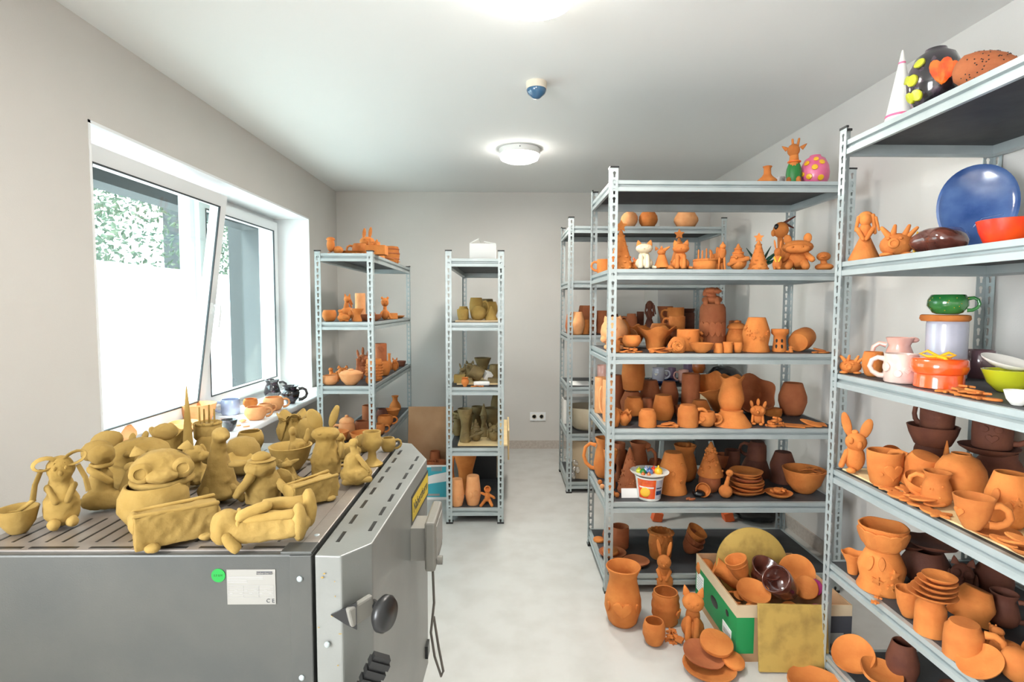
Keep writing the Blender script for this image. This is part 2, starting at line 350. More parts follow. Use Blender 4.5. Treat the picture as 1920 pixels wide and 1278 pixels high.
rack(DX, DY, W1, D1, H1, zD, 'tall metal rack facing the camera, crowded with orange pottery, behind the open fruit box')
rack(EX, EY, W1, D1, H1, zE, 'tall metal rack half hidden behind the crowded one, nearest the white pilaster')
rack(CX, CY-W1, D1, W1, H1, zC, 'tall metal rack at the right edge of the photo, running along the right wall')
rack(BX, BY, D2, W2, H2, zB, 'narrow metal rack end-on by the back wall with a white box on top')
rack(AX, AY, D2, W2, H2, [1.77]+zB[1:], 'metal rack just past the window sill, with fired figures on top')

# ---------------------------------------------------------------- pottery: profiles (radius, height), unit size
PR = {
 'cup':[(0,0),(.66,0),(.76,.05),(.93,.4),(1,.8),(1,1)], 'mug':[(0,0),(.9,0),(.97,.05),(1,.5),(.98,1)],
 'round':[(0,0),(.5,0),(.72,.08),(1,.45),(.97,.75),(.82,1)], 'bowl':[(0,0),(.38,0),(.46,.05),(.78,.4),(1,1)],
 'dish':[(0,0),(.6,0),(.7,.1),(.9,.6),(1,1)], 'vase':[(0,0),(.62,0),(.78,.06),(1,.3),(.97,.45),(.76,.75),(.74,.85),(.95,1)],
 'pot':[(0,0),(.58,0),(.74,.08),(1,.42),(.98,.6),(.74,.9),(.66,1)], 'tall':[(0,0),(.92,0),(1,.04),(.97,.5),(.96,.95),(.94,1)],
 'jug':[(0,0),(.62,0),(.85,.1),(1,.33),(.82,.64),(.66,.8),(.88,1)], 'goblet':[(0,0),(.95,0),(1,.05),(.42,.2),(.36,.4),(.7,.5),(.95,.64),(.93,.8),(.8,.85),(.86,1)],
 'flare':[(0,0),(.42,0),(.46,.08),(.55,.5),(1,1)], 'bottle':[(0,0),(.8,0),(1,.1),(.95,.3),(.5,.5),(.36,.62),(.34,.9),(.46,1)],
 'neck':[(0,0),(.6,0),(.95,.12),(1,.3),(.8,.5),(.45,.68),(.42,.85),(.62,1)], 'urn':[(0,0),(.45,0),(.52,.1),(.9,.35),(1,.6),(.85,.78),(.62,.86),(.95,1)],
 'barrel':[(0,0),(.8,0),(.86,.04),(1,.5),(.9,.95),(.86,1)], 'burner':[(0,0),(.78,0),(.82,.06),(.7,.5),(.72,.72),(1,.82),(1,1)], 'hour':[(0,0),(.72,0),(.75,.1),(.5,.45),(.62,.65),(1,.95),(1,1)],
 'sphere':[(0,0),(.4,0),(.7,.1),(.95,.33),(1,.5),(.93,.7),(.68,.9),(.4,.97)],
}
CL = { # closed shapes
 'inv':[(0,0),(1,0),(1,.1),(.93,.6),(.80,.93),(.74,.965),(.70,1),(0,1)], 'invcup':[(0,0),(1,0),(1,.5),(.95,.8),(.78,.9),(.78,.94),(.72,1),(0,1)],
 'invpot':[(0,0),(.98,0),(1,.03),(.86,.22),(.98,.5),(.96,.6),(.64,.97),(.6,1),(0,.99)], 'invvase':[(0,0),(.75,0),(.98,.3),(1,.4),(.76,.97),(.72,1),(0,1)],
 'invbowl':[(0,0),(1,0),(.98,.08),(.66,.7),(.56,.82),(.56,1),(0,1)], 'ball':[(0,0),(.4,0),(.72,.12),(.95,.35),(1,.52),(.92,.74),(.66,.93),(.3,1),(0,1)],
 'spike':[(0,0),(.98,0),(1,.02),(.06,.99),(0,1)], 'cone':[(0,0),(.95,0),(1,.04),(.62,.45),(.3,.8),(.08,.99),(0,1)], 'tile':[(0,0),(.92,0),(1,.35),(.97,.9),(.9,1),(0,1)], 'dome':[(0,0),(1,0),(1,.12),(.9,.5),(.6,.85),(.3,.97),(0,1)],
 'ridge':[(0,0),(.92,0),(1,.06),(1,.8),(.97,.92),(.82,1),(0,1)], 'plate':[(0,0),(.6,0),(.95,.7),(1,1),(.95,1),(.7,.5),(0,.4)], 'leafp':[(0,0),(.7,0),(1,.6),(.98,1),(.7,.45),(0,.35)],
}
def wob(sd, amp):
    q = Vector((sd*3.1, sd*1.7, sd*.9))
    def fn(x, y, z):
        r = sqrt(x*x+y*y)
        if r < 1e-6: return (x,y,z)
        k = 1 + amp*noise.noise(Vector((x/r*.9, y/r*.9, z*6)) + q)
        return (x*k, y*k, z + amp*r*.35*noise.noise(Vector((x/r, y/r, 5)) + q)*(1 if z > .004 else 0))
    return fn
def shape(kind, w, h, n, sd, amp=.04, ridges=0, wavy=0):
    g = G(); r = w/2
    if kind in PR:
        p = PR[kind]; t = min(.10, .006/r) if r > .03 else .12; t = max(t, .07)
        out = [(a*r, b*h) for a, b in p]
        if ridges: # subdivide for throwing rings
            q = []
            for (a,b),(c,d) in zip(out[1:], out[2:]):
                for k in range(4): q.append((a+(c-a)*k/4, b+(d-b)*k/4))
            q.append(out[-1]); out = [out[0]] + [(a*(1+ridges*sin(b/h*pi*2*5)), b) for a,b in q]
        inn = [((a-t*1.0)*r, b*h) for a, b in p[1:] if a > t*1.5 and b*h > .008][::-1]
        rim = [((p[-1][0]-t*.3)*r, h*1.012), ((p[-1][0]-t*.7)*r, h*1.012)]
        prof = out + rim + inn + [(0, min(.010, h*.2))]
    else: prof = [(a*r, b*h) for a, b in CL[kind]]
    f = wob(sd, amp)
    if wavy:
        wavy *= .6; f0 = f
        def f(x, y, z):
            x, y, z = f0(x, y, z); a = atan2(y, x); k = (z/h)**2
            return (x*(1+wavy*.5*k*sin(a*5+sd)), y*(1+wavy*.5*k*sin(a*5+sd)), z + h*wavy*.5*k*sin(a*5+sd+1))
    g.lathe(prof, n, fn=f); return g
def handle(w, h, side, n=8, big=1, thick=1, prof='cup'):
    r = w/2; g = G(); t = min(w, h)*.085*thick
    k = {'cup':.93,'mug':.97,'round':.95,'bowl':.8,'jug':.85,'vase':.85,'pot':.9,'inv':.93,'invcup':.98,'tall':.96,'urn':.9,'flare':.7,'neck':.7,'bottle':.6}.get(prof, .92)
    e = min(h*.42, w*.42)*big; z1_, z0_ = h*.80, h*.22
    pts = [(r*k*.93, 0, z1_), (r*k+e*.45, 0, z1_+h*.04), (r*k+e*.85, 0, z1_-h*.06), (r*k+e, 0, h*.52), (r*k+e*.8, 0, h*.34), (r*k+e*.35, 0, z0_), (r*k*.92, 0, z0_-h*.01)]
    g.tube(pts, [t*1.2,t,t*.95,t*.95,t,t*1.1,t*1.2], n, T=Matrix.Rotation(radians(side), 4, 'Z'))
    return g
def star(r, k=5, inn=.45): return [((r if i % 2 == 0 else r*inn)*sin(pi*i/k), (r if i % 2 == 0 else r*inn)*cos(pi*i/k)) for i in range(2*k)]
def heart(r):
    return [(r*1.0*(16*sin(t)**3)/17, r*(13*cos(t)-5*cos(2*t)-2*cos(3*t)-cos(4*t))/17) for t in [2*pi*i/18 for i in range(18)]]
def flower(r, k=5, n=30, d=.28): return [(r*(1-d+d*cos(k*2*pi*i/n))*cos(2*pi*i/n), r*(1-d+d*cos(k*2*pi*i/n))*sin(2*pi*i/n)) for i in range(n)]
def leafo(r): return [(r*.45*sin(t)*(1+.2*cos(t)), r*cos(t)) for t in [2*pi*i/14 for i in range(14)]]
def disc(r, n=16): return [(r*cos(2*pi*i/n), r*sin(2*pi*i/n)) for i in range(n)]
OUT = {'star':star, 'heart':heart, 'flower':flower, 'leaf':leafo, 'disc':disc, 'gear':lambda r: flower(r, 11, 66, .08), 'square':lambda r: [(-r*.7,-r*.8),(r*.7,-r*.75),(r*.72,r*.8),(-r*.7,r*.78)]}
def radius_at(kind, w, h, z):
    p = PR.get(kind) or CL[kind]; t = z/h
    for (a,b),(c,d) in zip(p, p[1:]):
        if b <= t <= d and d > b: return (a+(c-a)*(t-b)/(d-b))*w/2
    return w/2
def relief(kind, w, h, spec, rr):
    out = []
    for s in spec.split('|'):
        g = G(); out.append(g); a = s.split(); o = a[0]
        if o == 'dots':   # dots n size
            for i in range(int(a[1])):
                z = h*rr.uniform(.15,.85); th = radians(rr.uniform(-175,-5)); r = radius_at(kind, w, h, z); q = float(a[2])*w
                g.ell((r*cos(th), r*sin(th), z), (q,q,q), n=8)
        elif o == 'beads': # rows of beads
            rows = int(a[1]); q = float(a[2])*w
            for k in range(rows):
                z = h*(.12+.78*k/rows); r = radius_at(kind, w, h, z)
                for i in range(14): th = pi + pi*(i+.5*(k%2))/14; g.ell((r*cos(th), r*sin(th), z), (q,q,q), n=8)
        elif o == 'band': z = h*float(a[1]); r = radius_at(kind, w, h, z); q = float(a[2])*h; g.lathe([(r*.95,z-q),(r*1.03,z-q),(r*1.06,z),(r*1.03,z+q),(r*.95,z+q)], 24)
        elif o == 'frill':
            z = h*float(a[1]); r = radius_at(kind, w, h, z)*1.02; q = float(a[2])*h
            for i in range(16): th = 2*pi*i/16; g.ell((r*cos(th), r*sin(th), z), (q,q,q*.6), n=6)
        else:             # outline angle z size
            th = radians(-90+float(a[1])); z = h*float(a[2]); q = float(a[3])*w; P2 = OUT[o](q); n_ = len(P2); vs = []
            for k, e in ((1,-.01),(1,.036),(.9,.050),(.45,.052)):
                for u, v in P2:
                    zz = min(max(z+v*k, .002), h*.995); r = radius_at(kind, w, h, zz) + e*w; t2 = th + u*k/max(radius_at(kind, w, h, z), .3*w/2); vs.append((r*cos(t2), r*sin(t2), zz))
            r = radius_at(kind, w, h, z) + .052*w; vs.append((r*cos(th), r*sin(th), z)); L_ = 3*n_
            g.add(vs, [(k*n_+m_, k*n_+(m_+1)%n_, (k+1)*n_+(m_+1)%n_, (k+1)*n_+m_) for k in range(3) for m_ in range(n_)] + [(L_+m_, L_+(m_+1)%n_, 4*n_) for m_ in range(n_)])
    return out

# ---------------------------------------------------------------- modelled figures: parts in unit size (x right, y away, z up)
FG = {
 'rabbit':"body e 0 0 .2 .36 .3 .21; body e 0 -.02 .38 .26 .2 .2; head e 0 -.1 .6 .27 .24 .14; ear1 l -.14 0 .7 -.26 .02 1 .075 .03; ear2 l .14 0 .7 .24 .02 .98 .075 .03; paw1 e -.17 -.27 .06 .12 .16 .06; paw2 e .17 -.27 .06 .12 .16 .06; arm1 t -.22 -.1 .42 .08 -.1 -.26 .28 .06; arm2 t .22 -.1 .42 .08 .1 -.26 .28 .06; eye1 e -.1 -.32 .63 .03 .03 .02; eye2 e .1 -.32 .63 .03 .03 .02; nose e 0 -.34 .58 .04 .04 .025",
 'cat':"body e 0 0 .2 .38 .32 .22; body e 0 -.02 .42 .24 .2 .2; head e 0 -.08 .7 .36 .3 .17; ear1 p -.22 -.02 .84 .13 .17 -15; ear2 p .22 -.02 .84 .13 .17 15; leg1 t -.13 -.24 .42 .1 -.14 -.32 .05 .11; leg2 t .13 -.24 .42 .1 .14 -.32 .05 .11; tail t .3 .1 .08 .08 .48 -.2 .05 .06; nose e 0 -.37 .69 .04 .04 .025; eye1 e -.13 -.33 .74 .05 .03 .03; eye2 e .13 -.33 .74 .05 .03 .03",
 'fox':"body t 0 0 .02 .4 0 0 .6 .17; head e -.02 -.05 .72 .2 .2 .14; snout t 0 -.05 .74 .12 .34 -.12 .92 .04; ear1 p -.24 0 .84 .09 .15 -25; ear2 p -.02 0 .88 .08 .12 0; tail t .28 -.1 .06 .12 .5 -.2 .03 .05; paw e -.2 -.3 .05 .12 .12 .05",
 'tree':"body c 0 0 0 .42 .86; leaf_scale s 0 0 0 .42 .86; star k 0 0 .9 .22 .13",
 'gnome':"body c 0 0 0 .46 .55; head e 0 -.08 .58 .3 .28 .16; hat c 0 0 .62 .34 .38; hat_brim e 0 -.02 .64 .4 .38 .035; beard e 0 -.3 .44 .2 .14 .16; nose e 0 -.38 .58 .07 .07 .05",
 'snail':"body e 0 0 .3 .4 .36 .3; coil c 0 0 .42 .32 .58; coil_ring r 0 0 .5 .3 .05; coil_ring r 0 0 .65 .22 .05; coil_ring r 0 0 .8 .14 .045; scarf t -.4 -.25 .22 .1 .42 -.25 .42 .12; nose e -.08 -.38 .46 .07 .07 .06",
 'cake':"body y 0 0 0 .46 .44; frosting_bead r 0 0 .46 .42 .06; candle t -.25 0 .45 .035 -.25 0 .95 .03; candle t -.1 -.1 .45 .035 -.1 -.1 .9 .03; candle t .06 .05 .45 .04 .06 .05 1 .03; candle t .22 -.08 .45 .035 .22 -.08 .88 .03; bead e -.32 -.25 .48 .07 .07 .06; bead e -.12 -.4 .48 .07 .07 .06; bead e .12 -.4 .48 .07 .07 .06; bead e .32 -.25 .48 .07 .07 .06",
 'stork':"body e 0 0 .62 .4 .36 .22; head e .05 -.1 .84 .3 .26 .1; cap c .05 -.1 .88 .22 .14; leg1 t -.22 0 .5 .12 -.3 -.05 0 .1; leg2 t .2 0 .5 .12 .32 -.05 0 .1; wing e -.3 0 .62 .14 .3 .2",
 'bird':"body e .05 0 .25 .34 .3 .25; neck t -.05 0 .4 .17 -.12 0 .62 .12; head e -.1 -.02 .75 .33 .28 .14; crest1 t 0 0 .86 .07 .45 .05 .97 .03; crest2 t .12 0 .84 .06 .4 .05 .78 .03; eye e -.28 -.22 .8 .1 .08 .05; beak e -.4 -.1 .7 .1 .12 .06; wing e .25 -.1 .3 .2 .26 .2",
 'cow':"body e 0 0 .28 .32 .28 .24; head e 0 -.08 .62 .48 .34 .2; muzzle e 0 -.36 .56 .38 .14 .13; ear1 l -.28 0 .72 -.34 0 .98 .13 .06; ear2 l .28 0 .74 .3 0 1 .13 .06; leg1 t -.2 -.12 .2 .13 -.26 -.34 .06 .13; leg2 t .2 -.12 .2 .13 .26 -.34 .06 .13; arm1 t -.26 -.06 .42 .1 -.44 -.2 .26 .1; arm2 t .26 -.06 .42 .1 .44 -.2 .26 .1; nostril1 e -.14 -.49 .6 .04 .03 .025; nostril2 e .14 -.49 .6 .04 .03 .025",
 'duck':"body e 0 0 .2 .5 .34 .2; neck t 0 0 .3 .2 -.05 0 .5 .17; head e -.05 -.05 .74 .38 .32 .24; beak e -.05 -.36 .7 .14 .14 .05; eye1 e -.2 -.32 .8 .05 .04 .04; eye2 e .1 -.32 .8 .05 .04 .04",
 'lady':"skirt c 0 0 0 .5 .62; torso t 0 0 .42 .15 0 0 .66 .2; head e 0 -.05 .82 .2 .2 .13; hair e 0 .04 .86 .26 .2 .14; braid1 t .22 -.06 .9 .07 .3 -.05 .55 .06; braid2 t .3 -.06 .85 .06 .42 -.05 .6 .04; braid3 t -.22 -.04 .88 .07 -.3 -.04 .62 .05; arm1 t -.24 -.04 .64 .09 -.05 -.3 .42 .07; arm2 t .24 -.04 .64 .09 .05 -.3 .42 .07",
 'pig':"body e 0 0 .4 .46 .4 .38; snout y2 -.08 -.4 .42 .16 .14; leg1 e -.25 -.2 .08 .2 .24 .08; leg2 e .28 -.15 .08 .18 .22 .08; ear1 t -.22 -.15 .7 .1 -.4 -.15 .95 .06; ear2 t -.1 -.15 .74 .09 -.06 -.15 1 .05; horn1 t .2 -.1 .7 .09 .3 -.1 .98 .05; horn2 t .3 -.1 .66 .08 .5 -.1 .9 .05; eye1 e -.22 -.33 .58 .06 .05 .05; eye2 e .1 -.34 .58 .06 .05 .05",
 'hog':"body e 0 .05 .3 .34 .3 .28; head e 0 -.1 .6 .44 .3 .24; eye1 e -.26 -.34 .66 .14 .08 .12; eye2 e .24 -.34 .66 .14 .08 .12; nose e 0 -.42 .58 .1 .12 .08; arm1 t -.26 -.1 .42 .08 -.3 -.3 .14 .08; arm2 t .26 -.1 .42 .08 .3 -.3 .14 .08; foot1 e -.2 -.3 .06 .13 .16 .06; foot2 e .2 -.3 .06 .13 .16 .06; hair1 l -.3 .1 .7 -.4 .15 1 .1 .05; hair2 l 0 .1 .8 0 .15 1.1 .1 .05; hair3 l .3 .1 .7 .42 .15 1 .1 .05",
 'piggy':"body e 0 0 .5 .46 .44 .46; snout y2 -.12 -.42 .42 .14 .12; ear1 p -.26 -.1 .84 .1 .14 -20; ear2 p .16 -.1 .86 .1 .14 15; foot1 e -.22 -.2 .07 .12 .12 .08; foot2 e .22 -.2 .07 .12 .12 .08; cheek e -.34 -.22 .3 .12 .1 .1; eye1 e -.24 -.35 .62 .04 .04 .04; eye2 e .06 -.42 .62 .04 .04 .04",
 'owl':"body e 0 0 .42 .42 .38 .42; ear1 p -.24 -.05 .82 .14 .18 -10; ear2 p .24 -.05 .82 .14 .18 10; eye1 e -.18 -.34 .64 .15 .08 .11; eye2 e .18 -.34 .64 .15 .08 .11; beak e 0 -.42 .54 .05 .08 .06; wing1 e -.4 0 .38 .1 .3 .24; wing2 e .4 0 .38 .1 .3 .24",
 'giraffe':"body e 0 0 .3 .4 .34 .3; neck t 0 0 .4 .3 -.02 0 .75 .2; head e -.05 -.05 .78 .32 .28 .13; horn1 t -.08 0 .86 .07 -.12 0 1 .06; horn2 t .14 0 .86 .07 .2 0 1 .06; ear1 p -.4 0 .82 .12 .12 -50; ear2 p .36 0 .82 .12 .12 50; leg1 t -.22 -.2 .2 .14 -.3 -.25 0 .12; leg2 t .22 -.2 .2 .14 .3 -.25 0 .12; collar r 0 0 .55 .3 .05",
 'boot':"body t .18 0 .02 .3 .18 0 .8 .24; body e -.14 -.05 .16 .34 .26 .17; cuff r .18 0 .86 .26 .07",
 'boot2':"body e -.2 0 .55 .24 .3 .44; body e .22 0 .25 .3 .3 .25; foot1 e -.3 -.1 .05 .1 .1 .05; foot2 e .3 -.1 .05 .1 .1 .05; hair e -.2 .05 .9 .26 .28 .14",
 'bear':"body e 0 0 .22 .32 .34 .24; arm1 t -.2 -.1 .3 .14 -.46 -.2 .05 .1; arm2 t .2 -.1 .3 .14 .46 -.2 .05 .1; neck t 0 0 .4 .14 0 0 .6 .14; head e 0 -.03 .76 .3 .28 .2; ear1 e -.22 0 .95 .09 .06 .06; ear2 e .22 0 .95 .09 .06 .06; eye1 e -.12 -.27 .8 .06 .05 .04; eye2 e .14 -.27 .8 .06 .05 .04",
 'horse':"body e 0 0 .28 .45 .3 .22; neck t -.1 0 .35 .2 -.05 0 .68 .13; head e -.02 -.1 .78 .2 .3 .12; ear1 p -.12 0 .88 .08 .13 -10; ear2 p .12 0 .88 .08 .13 10; mane1 t .1 .05 .85 .08 .3 .05 .6 .05; mane2 t .06 .05 .8 .08 .26 .05 .5 .05; leg1 t -.3 -.15 .2 .12 -.36 -.2 0 .1; leg2 t .3 -.15 .2 .12 .36 -.2 0 .1",
 'pear':"body e 0 0 .22 .48 .42 .23; neck t 0 0 .35 .18 .2 0 .8 .12; head e .24 -.03 .88 .26 .26 .12; eye e .2 -.28 .9 .08 .06 .04",
 'seal':"body t 0 0 .1 .44 0 0 .62 .2; body e 0 0 .14 .46 .36 .16; neck t 0 0 .55 .2 .02 0 .86 .14; head e .06 -.08 .9 .2 .26 .1; flipper1 t -.2 -.2 .2 .12 -.42 -.3 .03 .1; flipper2 t .2 -.2 .2 .12 .46 -.25 .03 .1; snout e .14 -.3 .9 .1 .12 .05",
 'mermaid':"body e -.12 0 .34 .22 .22 .32; body t -.3 -.1 .14 .2 .3 -.2 .12 .2; tail t .25 -.2 .12 .18 .42 -.1 .5 .1; tail_fin e .42 -.1 .55 .14 .06 .08; head e -.1 -.05 .8 .24 .24 .16; hair e -.16 .06 .84 .28 .22 .16; arm t -.28 -.1 .6 .08 .02 -.3 .42 .07; collar r -.1 0 .64 .16 .05",
 'mouse':"body e 0 0 .3 .5 .36 .3; head e .02 -.12 .62 .4 .34 .26; ear1 e -.36 .02 .86 .2 .07 .16; ear2 e .34 .02 .9 .18 .07 .15; eye1 e -.12 -.42 .7 .06 .05 .05; eye2 e .16 -.42 .7 .06 .05 .05; nose e .02 -.48 .6 .07 .08 .06",
 'hatele':"body e .02 0 .36 .36 .34 .36; body t .02 0 .05 .34 .02 0 .4 .34; head e -.02 -.1 .72 .3 .3 .18; hat_brim e 0 -.1 .86 .26 .26 .035; hat e 0 -.1 .92 .18 .18 .1; ear1 e -.42 .02 .8 .2 .1 .07; ear2 l .3 .02 .6 .5 0 .3 .16 .06; trunk t -.2 -.3 .6 .1 -.45 -.3 .3 .07; arm t .3 -.15 .4 .1 .5 -.3 .2 .08",
 'face':"body e 0 0 .45 .48 .42 .42; brim r 0 0 .2 .44 .06; eye1 y2 -.3 -.36 .5 .17 .18; eye2 y2 .3 -.36 .52 .17 .18; snout e 0 -.4 .4 .24 .14 .16; ear1 p -.34 0 .84 .12 .18 -12; ear2 p .36 0 .84 .12 .18 12",
 'dog':"body e 0 .05 .26 .46 .4 .26; body t 0 0 .3 .24 -.05 -.05 .62 .2; head e -.02 -.12 .74 .3 .3 .2; snout e .22 -.3 .72 .2 .18 .12; ear1 l -.2 0 .9 -.36 0 .48 .12 .06; ear2 l .18 0 .92 .28 .02 .6 .1 .05; leg1 t -.24 -.2 .3 .12 -.28 -.36 .04 .12; leg2 t .22 -.2 .3 .12 .26 -.36 .04 .12; eye e .12 -.36 .8 .05 .04 .04",
 'hen':"body e 0 0 .3 .48 .34 .3; neck t -.2 0 .4 .18 -.25 0 .75 .12; head e -.26 -.04 .82 .17 .18 .13; wing e .12 -.3 .36 .24 .08 .18; tail l .36 0 .4 .5 0 .85 .14 .06; leg1 e -.2 -.2 .05 .14 .16 .05; leg2 e .2 -.2 .05 .14 .16 .05",
 'mound':"body e 0 0 .22 .5 .45 .24; body e -.1 .05 .45 .3 .3 .25; body t .05 0 .4 .14 -.08 0 .9 .12; head e -.08 -.05 .92 .16 .16 .1; arm t .05 -.1 .62 .08 .36 -.2 .34 .08; ridge t -.35 -.25 .1 .1 .4 -.3 .14 .1; ridge t -.3 -.2 .25 .08 .36 -.2 .3 .08",
 'lying':"body t -.22 -.02 .34 .15 .34 -.06 .36 .155; body e -.36 -.02 .42 .11 .13 .34; body e -.3 -.05 .62 .12 .1 .2; arm1 t -.18 -.1 .66 .055 .06 -.06 .78 .06; arm2 t -.3 -.14 .3 .05 -.22 -.16 .06 .055; foot1 e .37 -.1 .4 .085 .12 .4; foot2 e .47 .06 .55 .085 .11 .42; leg2 t .06 .08 .72 .07 .42 .07 .68 .08; collar e -.2 -.02 .42 .05 .13 .36; ridge t -.12 -.1 .58 .045 .3 -.14 .6 .05",
 'slab':"body b -.46 -.17 .08 .46 .12 .80; foot1 e -.28 -.16 .1 .09 .1 .11; foot2 e .3 -.14 .09 .1 .1 .1; rim t -.45 -.15 .82 .025 .44 -.15 .78 .03; rim t -.44 .1 .8 .03 .44 .1 .84 .03; corner e -.45 0 .62 .06 .16 .24; corner e .46 0 .4 .05 .18 .3",
 'bunnypot':"body e 0 0 .3 .38 .34 .3; head e 0 -.06 .72 .42 .34 .2; ear1 l -.2 0 .85 -.14 0 1.25 .1 .05; ear2 l .12 0 .88 .2 0 1.3 .1 .05; arm1 e -.3 -.2 .4 .1 .12 .14; arm2 e .3 -.2 .4 .1 .12 .14; eye1 e -.16 -.36 .78 .06 .04 .04; eye2 e .14 -.36 .78 .06 .04 .04; nose e 0 -.4 .7 .05 .05 .04",
 'tallrabbit':"body t 0 0 .03 .42 0 0 .3 .44; body t 0 0 .3 .44 0 0 .62 .27; head e 0 -.04 .7 .42 .34 .11; ear1 l -.16 .02 .78 -.42 .06 1.08 .2 .05; ear2 l .14 .02 .8 .34 .04 1.12 .13 .05; eye1 e -.18 -.36 .73 .05 .04 .02; eye2 e .1 -.37 .73 .05 .04 .02; arm e .42 -.1 .42 .1 .2 .14",
 'bigear':"body e 0 0 .24 .34 .3 .24; head e .02 -.06 .52 .36 .3 .16; ear1 l -.2 0 .62 -.4 0 1 .16 .06; ear2 l .22 0 .6 .44 0 .92 .18 .06; eye1 e -.14 -.34 .56 .09 .08 .06; eye2 e .14 -.34 .5 .1 .08 .07; arm1 t -.26 -.1 .34 .1 -.42 -.25 .1 .1; foot e -.1 -.3 .04 .16 .16 .05; tuft e -.02 -.02 .68 .12 .1 .05",
 'doll':"body t 0 0 .3 .2 0 0 .6 .16; head h 0 -.05 .8 .24 .2; arm1 t -.1 0 .5 .1 -.4 -.1 .62 .08; arm2 t .1 0 .5 .1 .42 -.1 .4 .08; leg1 t -.08 0 .3 .12 -.44 -.3 .04 .1; leg2 t .08 0 .3 .12 .3 -.3 .04 .1; hand e .44 -.1 .36 .1 .1 .05",
}
def fpart(p, T, w, h, g):
    k, a = p[0], [float(q) for q in p[1:]]; S_ = lambda x,y,z: (x*w, y*w, z*h)
    if k == 'e': g.ell(S_(*a[:3]), (a[3]*w, a[4]*w, a[5]*h), n=16)
    elif k == 't':
        A, B = Vector(S_(*a[:3])), Vector(S_(*a[4:7])); r0, r1 = a[3]*w, a[7]*w; d = (B-A).normalized()
        pts = [A-d*r0*.9, A-d*r0*.6, A, A.lerp(B,.33), A.lerp(B,.66), B, B+d*r1*.6, B+d*r1*.9]; rs = [r0*.3,r0*.75,r0,r0+(r1-r0)*.33,r0+(r1-r0)*.66,r1,r1*.75,r1*.3]
        pts = [(q.x, q.y, max(q.z, r_*.2)) for q, r_ in zip(pts, rs)]
        g.tube(pts, rs, 12)
    elif k == 'l':  # flat leaf from A to B, half width, half thickness
        A, B = Vector(S_(*a[:3])), Vector(S_(*a[3:6])); d = B-A; L_ = d.length; ang = math.degrees(atan2(d.x, d.z))
        m = (A+B)/2; g.ell(m, (a[6]*w, a[7]*w, L_*.56), rot=ang, n=14)
    elif k == 'c': g.lathe([(0,0),(a[3]*w,0),(a[3]*w*1.02,.03*h),(a[3]*w*.68,a[4]*h*.4),(a[3]*w*.34,a[4]*h*.76),(a[3]*w*.12,a[4]*h*.97),(0,a[4]*h)], 20, T=Matrix.Translation(S_(*a[:3])))
    elif k == 's':
        for i in range(7):
            t = .06+.13*i; r = a[3]*w*(1-t)*1.0*(.8 if i > 2 else .93); nn = max(4, 9-i)
            for j in range(nn):
                th = 2*pi*(j+.5*(i%2))/nn; g.ell((r*cos(th), r*sin(th), t*a[4]*h), (w*.095,w*.095,h*.035), n=8)
    elif k == 'k': g.prism(star(a[3]*w, 5, .5), -.03*w, .03*w, T=Matrix.Translation((a[0]*w, a[1]*w, (a[2]+.03)*h)) @ Matrix.Rotation(pi/2, 4, 'X'))
    elif k == 'p':  # pointed ear: base centre, half width, height, lean
        T2 = Matrix.Translation(S_(*a[:3])) @ Matrix.Rotation(radians(a[5]), 4, 'Y'); q = a[3]*w; H_ = a[4]*h
        g.lathe([(q,-H_*.15),(q*.95,0),(q*.55,H_*.55),(0,H_)], 10, T=T2 @ Matrix.Diagonal((1,.45,1,1)))
    elif k == 'r':
        n_ = 20; R_, r_ = a[3]*w, a[4]*w
        g.tube([(a[0]*w+R_*cos(2*pi*i/n_), a[1]*w+R_*sin(2*pi*i/n_), a[2]*h) for i in range(n_+1)], r_, 8)
    elif k == 'y': g.lathe([(0,0),(a[3]*w*.9,0),(a[3]*w,.06*h),(a[3]*w,a[4]*h),(a[3]*w*.9,a[4]*h*1.05),(0,a[4]*h*1.05)], 24, T=Matrix.Translation(S_(*a[:3])))
    elif k == 'y2': g.lathe([(a[3]*w*.9,-.12*w),(a[3]*w,0),(a[3]*w*.9,.04*w),(a[3]*w*.55,.045*w),(a[3]*w*.5,.02*w),(0,.02*w)], 20, T=Matrix.Translation(S_(*a[:3])) @ Matrix.Rotation(pi/2, 4, 'X'))
    elif k == 'h': g.lathe([(0,-a[3]*w),(a[3]*w*.8,-a[3]*w*.6),(a[3]*w,0),(a[3]*w*.8,a[3]*w*.3),(a[3]*w*.65,a[3]*w*.3),(a[3]*w*.5,-a[3]*w*.4),(0,-a[3]*w*.5)], 16, T=Matrix.Translation(S_(*a[:3])) @ Matrix.Rotation(radians(60), 4, 'X'))
    elif k == 'b': g.box(S_(*a[:3]), S_(*a[3:6]))
def figure(root, spec, w, h, m, clay=False, over=None):
    groups = {}
    for q in spec.split(';'):
        p = q.split(); nm = p[0]
        key = nm if nm in ('body',) or nm[-1].isdigit() else (nm, len(groups))
        if clay and nm in ('head','neck','snout','torso'): key = 'body'
        if nm == 'body': key = 'body'
        groups.setdefault(key, []).append(p)
    for key, ps in groups.items():
        g = G()
        for p in ps: fpart(p[1:], None, w, h, g)
        nm = ('body' if key == 'body' else (key if isinstance(key, str) else key[0])).rstrip('0123456789')
        mm = (over or {}).get(nm, m)
        o = obj(nm, g, mm, root, angle=70)
        if (over or {}).get(nm): pass
        if clay and (nm == 'body' or len(ps) > 1):
            md = o.modifiers.new('r', 'REMESH'); md.mode = 'VOXEL'; md.voxel_size = max(h, w)/42; md.use_smooth_shade = True
            md = o.modifiers.new('s', 'SMOOTH'); md.iterations = 3; md.factor = .6
        if clay:
            tx = CLTEX(); md = o.modifiers.new('d', 'DISPLACE'); md.texture = tx; md.strength = .007; md.texture_coords = 'GLOBAL'; md.mid_level = .5
_t = []
